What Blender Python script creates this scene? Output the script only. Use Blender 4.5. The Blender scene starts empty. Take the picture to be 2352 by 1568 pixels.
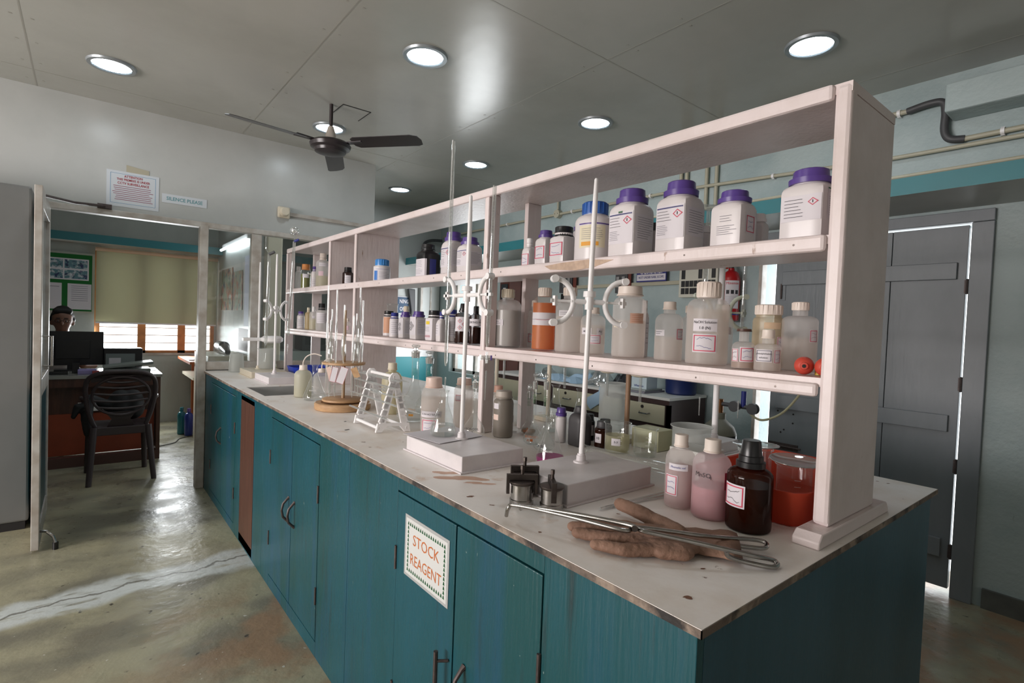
import bpy, bmesh, math, random
from math import sin, cos, pi, radians, sqrt, atan2
from mathutils import Vector, Matrix
random.seed(7)
S = bpy.context.scene
COL = S.collection

# ------------------------------------------------------------------ camera, world, exposure
CAM = Vector((-.7287, -.4269, 1.3603)); FPX = 1214.34
_ya, _pi, _ro = radians(38.8558), radians(-1.6786), radians(2.187)
FW = Vector((sin(_ya)*cos(_pi), cos(_ya)*cos(_pi), sin(_pi)))
_r = Vector((cos(_ya), -sin(_ya), 0)); _u = _r.cross(FW)
RT = _r*cos(_ro)+_u*sin(_ro); UP = -_r*sin(_ro)+_u*cos(_ro)
cd = bpy.data.cameras.new('camera'); cam = bpy.data.objects.new('camera', cd); COL.objects.link(cam)
m3 = Matrix((RT, UP, -FW)).transposed()
cam.matrix_world = Matrix.Translation(CAM) @ m3.to_4x4()
cd.sensor_width = 36; cd.lens = FPX*36/2352; cd.clip_start = .02
S.camera = cam
S.view_settings.view_transform = 'Standard'; S.view_settings.look = 'None'
S.view_settings.gamma = 1; S.view_settings.use_curve_mapping = False
S.view_settings.exposure = 0.27
try:
    S.cycles.use_denoising = True
    S.cycles.max_bounces = 10; S.cycles.transparent_max_bounces = 32
    S.cycles.diffuse_bounces = 5; S.cycles.glossy_bounces = 3; S.cycles.transmission_bounces = 6
    S.cycles.caustics_reflective = False; S.cycles.caustics_refractive = False
    S.cycles.sample_clamp_indirect = 4
except Exception: pass

w = bpy.data.worlds.new('world'); S.world = w; w.use_nodes = True
bg = w.node_tree.nodes['Background']; bg.inputs[0].default_value = (.93, .97, 1, 1); bg.inputs[1].default_value = 3.2

def area(name, loc, direction, sx, sy, power, color=(1, 1, 1), portal=False, spread=180):
    l = bpy.data.lights.new(name, 'AREA'); l.shape = 'RECTANGLE'; l.size = sx; l.size_y = sy
    l.energy = power; l.color = color; l.spread = radians(spread)
    if portal: l.cycles.is_portal = True
    o = bpy.data.objects.new(name, l); COL.objects.link(o); o.location = loc
    o.rotation_euler = Vector(direction).to_track_quat('-Z', 'Y').to_euler()
    return o
# daylight entering by the office louvre window, the far window, and an unseen left window added for the shelf fronts
area('daylight_office_window', (-.2, 7.34, 1.03), (-.2, -1, -.15), .95, .30, 22, (.93, .97, 1))
area('added_left_daylight', (-5.12, 1.9, 1.5), (1, 0, -.02), 3.0, 1.3, 190, (1, .91, .885))  # side light of the added window, no such source in view
area('daylight_far_window', (2.86, 4.9, 1.3), (-1, 0, 0), .7, 1.1, 12, (.95, .98, 1))

# ------------------------------------------------------------------ pixel helpers (reference frame 2352 x 1568)
def ray(px, py): return FW + RT*((px-1176)/FPX) - UP*((py-784)/FPX)
def at(px, py, **k):
    d = ray(px, py); (ax, v), = k.items(); i = 'xyz'.index(ax)
    return CAM + d*((v-CAM[i])/d[i])
def pr(p):
    d = Vector(p)-CAM; z = d.dot(FW)
    return 1176+FPX*d.dot(RT)/z, 784-FPX*d.dot(UP)/z, z
def hgt(x, y, z0, top):
    lo, hi = -1, 4
    for _ in range(40):
        m = (lo+hi)/2
        if pr((x, y, z0+m))[1] > top: lo = m
        else: hi = m
    return lo
def std(cx, bot, top, wid, z):
    "round thing standing on plane z: centre column, lowest and highest row, width -> x, y, radius, height"
    p = at(cx, bot, z=z); d = Vector((p.x-CAM.x, p.y-CAM.y, 0)); D = pr(p)[2]
    r = wid/2*D/FPX; r = wid/2*(D+r)/FPX
    c = p+d.normalized()*r
    return c.x, c.y, r, hgt(c.x, c.y, z, top)
def onx(cx, x, z, top, wid):
    "round thing at known depth x standing on z"
    lo, hi = -.3, 9
    for _ in range(50):
        m = (lo+hi)/2
        if pr((x, m, z+.06))[0] > cx: lo = m
        else: hi = m
    D = pr((x, lo, z))[2]
    return x, lo, wid/2*D/FPX, hgt(x, lo, z, top)

# ------------------------------------------------------------------ materials
def newmat(name):
    m = bpy.data.materials.new(name); m.use_nodes = True
    return m, m.node_tree, m.node_tree.nodes['Principled BSDF']
_mats = {}
def lin(c):
    return tuple(((v/255)/12.92 if v/255 <= .04045 else ((v/255+.055)/1.055)**2.4) for v in c)
def mat(name, rgb, rough=.5, metal=0., var=.0, scale=8., dark=None, bump=0., bscale=60., stretch=None, emit=0, coat=0., spec=.5, alpha=1.):
    if name in _mats: return _mats[name]
    m, nt, b = newmat(name); c = lin(rgb)
    b.inputs['Base Color'].default_value = (*c, 1); b.inputs['Roughness'].default_value = rough
    b.inputs['Metallic'].default_value = metal; b.inputs['Specular IOR Level'].default_value = spec
    b.inputs['Coat Weight'].default_value = coat
    if alpha < 1: b.inputs['Alpha'].default_value = alpha
    tc = nt.nodes.new('ShaderNodeTexCoord'); mp = nt.nodes.new('ShaderNodeMapping')
    nt.links.new(tc.outputs['Object'], mp.inputs[0])
    if stretch: mp.inputs['Scale'].default_value = stretch
    if var > 0:
        n = nt.nodes.new('ShaderNodeTexNoise'); n.inputs['Scale'].default_value = scale; n.inputs['Detail'].default_value = 6
        nt.links.new(mp.outputs[0], n.inputs[0])
        r = nt.nodes.new('ShaderNodeValToRGB'); r.color_ramp.elements[0].position = .35; r.color_ramp.elements[1].position = .65
        d = lin(dark) if dark else tuple(v*(1-var) for v in c)
        r.color_ramp.elements[0].color = (*d, 1); r.color_ramp.elements[1].color = (*c, 1)
        nt.links.new(n.outputs[0], r.inputs[0]); nt.links.new(r.outputs[0], b.inputs['Base Color'])
    if bump > 0:
        n2 = nt.nodes.new('ShaderNodeTexNoise'); n2.inputs['Scale'].default_value = bscale; n2.inputs['Detail'].default_value = 4
        nt.links.new(mp.outputs[0], n2.inputs[0])
        bp = nt.nodes.new('ShaderNodeBump'); bp.inputs['Strength'].default_value = bump; bp.inputs['Distance'].default_value = .01
        nt.links.new(n2.outputs[0], bp.inputs['Height']); nt.links.new(bp.outputs[0], b.inputs['Normal'])
    if emit:
        b.inputs['Emission Color'].default_value = (*c, 1); b.inputs['Emission Strength'].default_value = emit
    _mats[name] = m; return m
def see(name, rgb, a, rough=.35, trans=.3):
    "cloudy plastic or liquid: a share of clear see-through, the rest a soft scattering surface"
    if name in _mats: return _mats[name]
    m, nt, b = newmat(name); c = lin(rgb)
    b.inputs['Base Color'].default_value = (*c, 1); b.inputs['Roughness'].default_value = rough
    tl = nt.nodes.new('ShaderNodeBsdfTranslucent'); tl.inputs[0].default_value = (*c, 1)
    tp = nt.nodes.new('ShaderNodeBsdfTransparent'); tp.inputs[0].default_value = (*[min(1, v*.3+.72) for v in c], 1)
    mx = nt.nodes.new('ShaderNodeMixShader'); mx.inputs[0].default_value = trans
    nt.links.new(b.outputs[0], mx.inputs[1]); nt.links.new(tl.outputs[0], mx.inputs[2])
    m2 = nt.nodes.new('ShaderNodeMixShader'); m2.inputs[0].default_value = a
    nt.links.new(mx.outputs[0], m2.inputs[2]); nt.links.new(tp.outputs[0], m2.inputs[1])
    nt.links.new(m2.outputs[0], nt.nodes['Material Output'].inputs[0])
    _mats[name] = m; return m
def clear(name, tint=(.95, .965, .96), edge=.85, rough=.03, base=.07, milk=0.):
    "thin glass wall: see-through face on, bright and mirror-like towards its outline"
    if name in _mats: return _mats[name]
    m, nt, b = newmat(name); nt.nodes.remove(b)
    lw = nt.nodes.new('ShaderNodeLayerWeight'); lw.inputs[0].default_value = .35
    tp = nt.nodes.new('ShaderNodeBsdfTransparent'); tp.inputs[0].default_value = (*tint, 1)
    gl = nt.nodes.new('ShaderNodeBsdfGlossy'); gl.inputs[1].default_value = rough; gl.inputs[0].default_value = (1, 1, 1, 1)
    df = nt.nodes.new('ShaderNodeBsdfDiffuse'); df.inputs[0].default_value = (.62, .64, .63, 1)
    sm = nt.nodes.new('ShaderNodeMixShader'); sm.inputs[0].default_value = .35
    nt.links.new(gl.outputs[0], sm.inputs[1]); nt.links.new(df.outputs[0], sm.inputs[2])
    pw = nt.nodes.new('ShaderNodeMath'); pw.operation = 'POWER'; pw.inputs[1].default_value = 2.2
    ma = nt.nodes.new('ShaderNodeMath'); ma.operation = 'MULTIPLY_ADD'; ma.inputs[1].default_value = edge; ma.inputs[2].default_value = base+milk
    nt.links.new(lw.outputs[1], pw.inputs[0]); nt.links.new(pw.outputs[0], ma.inputs[0])
    mx = nt.nodes.new('ShaderNodeMixShader'); nt.links.new(ma.outputs[0], mx.inputs[0])
    nt.links.new(tp.outputs[0], mx.inputs[1]); nt.links.new((sm if milk or edge > .3 else gl).outputs[0], mx.inputs[2])
    nt.links.new(mx.outputs[0], nt.nodes['Material Output'].inputs[0])
    _mats[name] = m; return m

def layered(name, base, layers, rough=.4, stretch=(1, 1, 1), bump=.15, bscale=40, spec=.5, rv=None):
    "painted surface: base colour with noise-masked layers (rgb, scale, lo, hi, stretch)"
    m, nt, b = newmat(name); N = nt.nodes; L = nt.links
    tc = N.new('ShaderNodeTexCoord'); prev = None
    rgb = N.new('ShaderNodeRGB'); rgb.outputs[0].default_value = (*lin(base), 1); prev = rgb.outputs[0]
    for i, (c, sc, lo, hi, st) in enumerate(layers):
        mp = N.new('ShaderNodeMapping'); mp.inputs['Scale'].default_value = st; mp.inputs['Location'].default_value = (i*7.3, i*3.1, i*1.7)
        L.new(tc.outputs['Object'], mp.inputs[0])
        n = N.new('ShaderNodeTexNoise'); n.inputs['Scale'].default_value = sc; n.inputs['Detail'].default_value = 7; n.inputs['Roughness'].default_value = .6
        L.new(mp.outputs[0], n.inputs[0])
        mr = N.new('ShaderNodeMapRange'); mr.inputs[1].default_value = lo; mr.inputs[2].default_value = hi
        L.new(n.outputs[0], mr.inputs[0])
        mx = N.new('ShaderNodeMix'); mx.data_type = 'RGBA'; L.new(mr.outputs[0], mx.inputs[0])
        L.new(prev, mx.inputs[6]); mx.inputs[7].default_value = (*lin(c), 1); prev = mx.outputs[2]
    L.new(prev, b.inputs['Base Color']); b.inputs['Roughness'].default_value = rough; b.inputs['Specular IOR Level'].default_value = spec
    mp = N.new('ShaderNodeMapping'); mp.inputs['Scale'].default_value = stretch; L.new(tc.outputs['Object'], mp.inputs[0])
    n2 = N.new('ShaderNodeTexNoise'); n2.inputs['Scale'].default_value = bscale; n2.inputs['Detail'].default_value = 5; L.new(mp.outputs[0], n2.inputs[0])
    bp = N.new('ShaderNodeBump'); bp.inputs['Strength'].default_value = bump; bp.inputs['Distance'].default_value = .006
    L.new(n2.outputs[0], bp.inputs['Height']); L.new(bp.outputs[0], b.inputs['Normal'])
    if rv:
        mr = N.new('ShaderNodeMapRange'); mr.inputs[3].default_value = rv[0]; mr.inputs[4].default_value = rv[1]
        L.new(n2.outputs[0], mr.inputs[0]); L.new(mr.outputs[0], b.inputs['Roughness'])
    _mats[name] = m; return m

M_wall = layered('wall paint pale green', (168, 182, 182), [((144, 162, 164), 2.5, .45, .75, (1, 1, 1)), ((120, 130, 126), 30, .68, .76, (1, 1, .5))], .5, bump=.5, bscale=35)
M_wallB = layered('office wall paint grey', (188, 192, 186), [((172, 177, 172), 2.2, .42, .7, (1, 1, .4))], .5, bump=.2)
M_wallL = layered('wall paint smooth grey white', (190, 192, 190), [((178, 181, 179), 2, .4, .7, (1, 1, 1))], .28, bump=.05)
M_ceil = layered('ceiling paint olive grey', (180, 179, 172), [((168, 168, 160), 1.2, .4, .7, (1, 1, 1))], .22, bump=.12, bscale=9)
M_ceil2 = mat('ceiling seam grey', (158, 156, 148), .4)
M_paint = layered('shelf paint pinkish white', (226, 213, 212), [((212, 198, 194), 5, .45, .7, (1, 1, 1)), ((150, 120, 100), 24, .69, .74, (1, 1, .3))], .38, bump=.2, stretch=(8, 8, 1), bscale=10)
M_teal = layered('cabinet paint teal', (27, 84, 97), [((24, 76, 80), 3, .38, .62, (1, 1, .35)), ((30, 80, 108), 4, .5, .72, (1.5, 1.5, .12)), ((34, 58, 62), 12, .60, .74, (2, 2, .15)), ((150, 165, 160), 55, .725, .74, (1, 1, .5))], .32, stretch=(8, 8, .6), bump=.35, bscale=12)
M_teald = layered('cabinet paint blue teal end', (50, 92, 110), [((38, 78, 92), 3, .4, .65, (1, 1, .3)), ((150, 160, 160), 50, .725, .735, (1, 1, 1))], .4, stretch=(8, 8, .6), bump=.2, bscale=12)
M_top = layered('worktop cream', (242, 237, 233), [((230, 220, 210), 3.5, .45, .65, (1, 1, 1)), ((206, 178, 156), 9, .62, .74, (1, 1, 1)), ((110, 84, 70), 26, .70, .735, (1, 1, 1)), ((90, 110, 115), 60, .735, .75, (1, 1, 1))], .42, bump=.15, bscale=25)
M_edge = layered('worn worktop edge', (112, 98, 88), [((150, 134, 120), 14, .5, .6, (1, 1, 1)), ((46, 42, 40), 10, .5, .62, (1, 1, 1))], .7, bump=.6, bscale=60)
M_band = mat('turquoise beam paint', (46, 122, 130), .4, var=.12, scale=3)
M_under = mat('grey beam underside paint', (170, 172, 166), .4, var=.08)
M_door = layered('door paint grey blue', (124, 130, 135), [((110, 117, 122), 3, .4, .7, (1, 1, .4)), ((110, 112, 112), 30, .7, .74, (1, 1, 1))], .35, stretch=(8, 8, 1), bump=.15, bscale=8)
M_dark = mat('near black matt', (28, 26, 26), .7)  # near black for ceiling lines, holes, screw heads and the cupboard plinth
M_frame = mat('white painted wood frame', (196, 192, 186), .4, var=.1, scale=12, dark=(170, 160, 150))
M_brown = layered('brown laminate', (92, 60, 48), [((76, 50, 40), 6, .4, .6, (6, 6, .5)), ((60, 42, 36), 14, .6, .75, (4, 4, .5))], .45, bump=.1)
M_wood = layered('light turned wood', (196, 160, 120), [((168, 128, 92), 8, .4, .65, (1, 1, 3))], .5, bump=.1)
M_steel = mat('steel', (175, 172, 168), .22, 1., var=.25, scale=30)
M_dsteel = mat('dark tarnished steel', (92, 84, 80), .38, .9, var=.3, scale=40)
M_iron = mat('old iron handle', (96, 86, 84), .5, .6, var=.3, scale=60)
M_white = mat('white plastic', (238, 236, 236), .35)
M_whiteb = layered('white stand base plastic', (222, 216, 217), [((206, 200, 202), 7, .45, .7, (1, 1, 1))], .4, bump=.05)
M_cream = mat('cream plastic', (214, 204, 184), .4)
M_label = mat('label paper white', (216, 211, 216), .6)
M_ink = mat('black ink', (45, 42, 48), .6)
M_blueink = mat('blue pen ink', (70, 75, 150), .6)
M_red = mat('label red line', (205, 70, 95), .6)
M_grey = mat('grey print', (120, 118, 128), .6)
M_orange = mat('orange print', (196, 106, 48), .5)
M_green = mat('green print', (70, 140, 80), .5)
M_purple = mat('purple cap plastic', (88, 66, 140), .28)
M_blue = mat('blue cap plastic', (44, 92, 168), .3)
M_navy = mat('navy cap plastic', (44, 52, 132), .3)
M_black = mat('black plastic', (24, 24, 26), .3)
M_jar = mat('white jar plastic', (216, 210, 210), .32)
M_frost = see('cloudy plastic', (244, 240, 238), .36, .35, .45)
M_frostcap = mat('cloudy cap plastic', (226, 214, 204), .4)
M_pinkcap = mat('pale pink cap', (226, 200, 188), .4)
M_liq = see('cloudy clear liquid', (238, 230, 222), .42, .3, .6)
M_liqy = see('pale yellow liquid', (222, 216, 176), .42)
M_liqp = see('pale pink liquid', (206, 168, 168), .6)
M_liqo = see('orange liquid', (238, 140, 40), .95, trans=.55)
M_soft = see('clear soft plastic', (236, 228, 220), .12)
M_liqg = see('grey liquid', (150, 142, 132), .9)
M_liqb = see('brown liquid', (190, 150, 120), .6)
M_mag = see('magenta liquid', (190, 40, 140), .8)
M_water = clear('water', (.93, .94, .93), base=.12)
M_glass = clear('clear glass')
M_pane = clear('window pane glass', (.93, .95, .94), base=.06)
M_thin = clear('frosty glass tube', (.9, .92, .91), base=.12, milk=.2)
M_ground = clear('ground glass joint', (.9, .9, .88), milk=.55)
M_amber = see('amber glass', (52, 20, 8), .66, .08, .35)
M_ambl = mat('dark liquid in amber', (26, 16, 14), .15)
M_redp = see('red plastic', (222, 96, 66), .9, .4, .5)
M_rubber = mat('orange rubber', (196, 72, 56), .45)
M_glove = layered('brown leather', (138, 106, 88), [((112, 84, 68), 12, .4, .65, (1, 1, 1)), ((168, 134, 112), 20, .6, .8, (1, 1, 1))], .75, bump=.5, bscale=90)
M_lamp = mat('lamp glow', (236, 248, 255), .5, emit=24)
M_trim = mat('lamp ring metal', (160, 166, 170), .35, .5)
M_fan = mat('dark brown fan enamel', (50, 42, 44), .3, var=.2)
M_conduit = mat('cream conduit', (176, 172, 152), .45)
M_dgrey = mat('dark grey plastic', (70, 70, 72), .5)
M_bluetray = mat('blue plastic tray', (40, 66, 180), .4)

# floor: polished cement, ochre patches, a pale mortar band across the aisle
def floor_mat():
    m, nt, b = newmat('polished cement floor'); N = nt.nodes; L = nt.links
    tc = N.new('ShaderNodeTexCoord')
    def noise(sc, st=(1, 1, 1), loc=(0, 0, 0), det=7):
        mp = N.new('ShaderNodeMapping'); mp.inputs['Scale'].default_value = st; mp.inputs['Location'].default_value = loc
        L.new(tc.outputs['Object'], mp.inputs[0]); n = N.new('ShaderNodeTexNoise')
        n.inputs['Scale'].default_value = sc; n.inputs['Detail'].default_value = det; L.new(mp.outputs[0], n.inputs[0]); return n.outputs[0]
    def rng(s, lo, hi, a=0, bb=1):
        r = N.new('ShaderNodeMapRange'); r.interpolation_type = 'SMOOTHSTEP'; L.new(s, r.inputs[0]); r.inputs[1].default_value = lo; r.inputs[2].default_value = hi; r.inputs[3].default_value = a; r.inputs[4].default_value = bb; return r.outputs[0]
    def mix(f, a, c):
        x = N.new('ShaderNodeMix'); x.data_type = 'RGBA'; L.new(f, x.inputs[0])
        if isinstance(a, tuple): x.inputs[6].default_value = (*lin(a), 1)
        else: L.new(a, x.inputs[6])
        x.inputs[7].default_value = (*lin(c), 1); return x.outputs[2]
    def math_(op, a, c):
        x = N.new('ShaderNodeMath'); x.operation = op
        for i, v in enumerate((a, c)):
            if isinstance(v, (int, float)): x.inputs[i].default_value = v
            else: L.new(v, x.inputs[i])
        return x.outputs[0]
    c = mix(rng(noise(2.2, (1, 1.6, 1)), .38, .62), (158, 154, 130), (122, 119, 104))
    c = mix(rng(noise(1.1, loc=(3, 1, 0)), .5, .7), c, (166, 161, 134))
    sep = N.new('ShaderNodeSeparateXYZ'); L.new(tc.outputs['Object'], sep.inputs[0])
    near = rng(math_('SUBTRACT', 2.55, sep.outputs[1]), 0, .5)
    bx = rng(sep.outputs[0], -1.0, .1)
    och = math_('MULTIPLY', math_('MULTIPLY', rng(noise(4, loc=(9, 2, 0)), .42, .62), near), bx)
    c = mix(och, c, (150, 122, 96))
    c = mix(rng(noise(18, loc=(2, 5, 0)), .66, .72), c, (66, 62, 56))
    c = mix(rng(noise(30, loc=(5, 5, 1)), .7, .73), c, (190, 188, 178))
    # mortar band
    yb = math_('ADD', math_('ADD', sep.outputs[1], math_('MULTIPLY', sep.outputs[0], -.085)), math_('MULTIPLY', math_('SUBTRACT', noise(3, (1, .6, 1)), .5), .34))
    d = math_('ABSOLUTE', math_('SUBTRACT', yb, 2.79), 0)
    band = rng(d, .08, .15, 1, 0)
    band = math_('MULTIPLY', band, rng(noise(7, (1, 3, 1)), .25, .5))
    c = mix(band, c, (196, 202, 200))
    d2 = math_('ABSOLUTE', math_('SUBTRACT', math_('ADD', yb, math_('MULTIPLY', math_('SUBTRACT', noise(9), .5), .05)), 2.80), 0)
    c = mix(rng(d2, .004, .012, .8, 0), c, (100, 98, 90))
    L.new(c, b.inputs['Base Color'])
    L.new(rng(noise(5, loc=(1, 8, 0)), .3, .7, .22, .42), b.inputs['Roughness'])
    bp = N.new('ShaderNodeBump'); bp.inputs['Strength'].default_value = .25; bp.inputs['Distance'].default_value = .01
    L.new(noise(22), bp.inputs['Height']); L.new(bp.outputs[0], b.inputs['Normal'])
    return m
M_floor = floor_mat()

# ------------------------------------------------------------------ mesh builder
class MB:
    def __init__(s): s.v = []; s.f = []; s.mi = []; s.mats = []
    def mid(s, m):
        if m not in s.mats: s.mats.append(m)
        return s.mats.index(m)
    def add(s, vs, fs, m):
        o = len(s.v); s.v += [tuple(v) for v in vs]; i = s.mid(m)
        for f in fs: s.f.append(tuple(k+o for k in f)); s.mi.append(i)
        return s
    def box(s, a, b, m, rot=None, piv=None):
        x0, y0, z0 = a; x1, y1, z1 = b
        vs = [Vector(p) for p in ((x0, y0, z0), (x1, y0, z0), (x1, y1, z0), (x0, y1, z0), (x0, y0, z1), (x1, y0, z1), (x1, y1, z1), (x0, y1, z1))]
        if rot is not None:
            p = Vector(piv) if piv is not None else (vs[0]+vs[6])/2
            vs = [p+rot @ (v-p) for v in vs]
        return s.add(vs, [(0, 3, 2, 1), (4, 5, 6, 7), (0, 1, 5, 4), (1, 2, 6, 5), (2, 3, 7, 6), (3, 0, 4, 7)], m)
    def tube(s, pts, r, m, n=10, cap=True):
        pts = [Vector(p) for p in pts]; k = len(pts); rs = r if isinstance(r, (list, tuple)) else [r]*k
        t0 = (pts[1]-pts[0]).normalized(); nx = t0.orthogonal().normalized(); vs = []
        for i, p in enumerate(pts):
            t = (pts[min(i+1, k-1)]-pts[max(i-1, 0)]).normalized()
            nx = (nx-t*nx.dot(t)).normalized(); by = t.cross(nx)
            vs += [p+(nx*cos(2*pi*j/n)+by*sin(2*pi*j/n))*rs[i] for j in range(n)]
        fs = [(i*n+j, i*n+(j+1) % n, (i+1)*n+(j+1) % n, (i+1)*n+j) for i in range(k-1) for j in range(n)]
        if cap: fs += [tuple(reversed(range(n))), tuple(range((k-1)*n, k*n))]
        return s.add(vs, fs, m)
    def loft(s, c, prof, m, n=32, cap0=True, cap1=True, rot=0, ax=None):
        "prof: (z, r[, squareness 2..]) rings stacked along z (or along ax) from centre c"
        c = Vector(c); q = (Vector(ax).to_track_quat('Z', 'Y').to_matrix() if ax is not None else Matrix.Identity(3)); vs = []
        for pz in prof:
            z, r = pz[0], pz[1]; sq = pz[2] if len(pz) > 2 else 2
            for j in range(n):
                a = 2*pi*(j+.5)/n; k = r*rr(a, sq)
                vs.append(c+q @ Vector((k*cos(a+rot), k*sin(a+rot), z)))
        k = len(prof)
        fs = [(i*n+j, i*n+(j+1) % n, (i+1)*n+(j+1) % n, (i+1)*n+j) for i in range(k-1) for j in range(n)]
        if cap0: fs.append(tuple(reversed(range(n))))
        if cap1: fs.append(tuple(range((k-1)*n, k*n)))
        return s.add(vs, fs, m)
    def poly(s, pts, m): return s.add(pts, [tuple(range(len(pts)))], m)
    def prism(s, pts, d, m):
        "flat outline pts extruded by vector d"
        n = len(pts); d = Vector(d); vs = [Vector(p) for p in pts]; vs += [p+d for p in vs]
        return s.add(vs, [tuple(reversed(range(n))), tuple(range(n, 2*n))]+[(i, (i+1) % n, n+(i+1) % n, n+i) for i in range(n)], m)
    def sphere(s, c, r, m, n=16, sc=(1, 1, 1)):
        c = Vector(c); k = n//2
        prof = [(-cos(pi*i/k)*r*sc[2], max(1e-4, sin(pi*i/k)*r)) for i in range(k+1)]
        o = len(s.v); s.loft(c, prof, m, n)
        for i in range(o, len(s.v)):
            v = Vector(s.v[i])-c; s.v[i] = tuple(c+Vector((v.x*sc[0], v.y*sc[1], v.z)))
        return s
    def xform(s, M):
        s.v = [tuple(M @ Vector(v)) for v in s.v]; return s
    def build(s, name, parent=None, smooth=40, bevel=0, loc=None):
        me = bpy.data.meshes.new(name); o_ = Vector(loc) if loc is not None else Vector((0, 0, 0))
        me.from_pydata([tuple(Vector(v)-o_) for v in s.v], [], s.f)
        for m in s.mats: me.materials.append(m)
        me.polygons.foreach_set('material_index', s.mi)
        bm = bmesh.new(); bm.from_mesh(me); bmesh.ops.recalc_face_normals(bm, faces=bm.faces); bm.to_mesh(me); bm.free()
        if smooth:
            me.shade_smooth(); me.set_sharp_from_angle(angle=radians(smooth))
        me.update(); o = bpy.data.objects.new(name, me); COL.objects.link(o)
        if loc is not None: o.location = loc
        if parent is not None:
            o.parent = parent
            if parent.type == 'EMPTY' or True: o.matrix_parent_inverse = wmat(parent).inverted()
        if bevel:
            bv = o.modifiers.new('bevel', 'BEVEL'); bv.width = bevel; bv.segments = 2; bv.limit_method = 'ANGLE'; bv.angle_limit = radians(50)
        return o
def wmat(o):
    if o.parent is None: return Matrix.LocRotScale(o.location, o.rotation_euler, o.scale)
    return wmat(o.parent) @ o.matrix_parent_inverse @ Matrix.LocRotScale(o.location, o.rotation_euler, o.scale)
def rr(a, sq):
    if sq <= 2.01: return 1
    return 1/((abs(cos(a))**sq+abs(sin(a))**sq)**(1/sq))
def tag(o, label, cat, group=None, kind=None):
    if label: o['label'] = label
    if cat: o['category'] = cat
    if group: o['group'] = group
    if kind: o['kind'] = kind
    return o
def thing(name, label, cat, loc, group=None):
    o = bpy.data.objects.new(name, None); COL.objects.link(o); o.location = loc; o.empty_display_size = .05
    return tag(o, label, cat, group)
def struct(name, mb, label=None, **k):
    o = mb.build(name, **k); o['kind'] = 'structure'
    return o

_tc = {}
def text2d(txt, size, bold=False):
    "flat text outline faces, origin at its centre"
    key = (txt, bold)
    if key not in _tc:
        cu = bpy.data.curves.new('t', 'FONT'); cu.body = txt; cu.size = 1; cu.align_x = 'CENTER'; cu.align_y = 'CENTER'
        cu.resolution_u = 2
        if bold: cu.offset = .02
        o = bpy.data.objects.new('t', cu); COL.objects.link(o)
        me = bpy.data.meshes.new_from_object(o.evaluated_get(bpy.context.evaluated_depsgraph_get()))
        _tc[key] = ([v.co.copy() for v in me.vertices], [tuple(p.vertices) for p in me.polygons])
        bpy.data.objects.remove(o); bpy.data.meshes.remove(me); bpy.data.curves.remove(cu)
    vs, fs = _tc[key]
    return [(v.x*size, v.y*size) for v in vs], fs
def flat_text(mb, txt, size, m, o, ex, ey, bold=False, sx=1):
    vs, fs = text2d(txt, size, bold); o, ex, ey = Vector(o), Vector(ex), Vector(ey)
    mb.add([o+ex*(a*sx)+ey*b for a, b in vs], fs, m)

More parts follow.
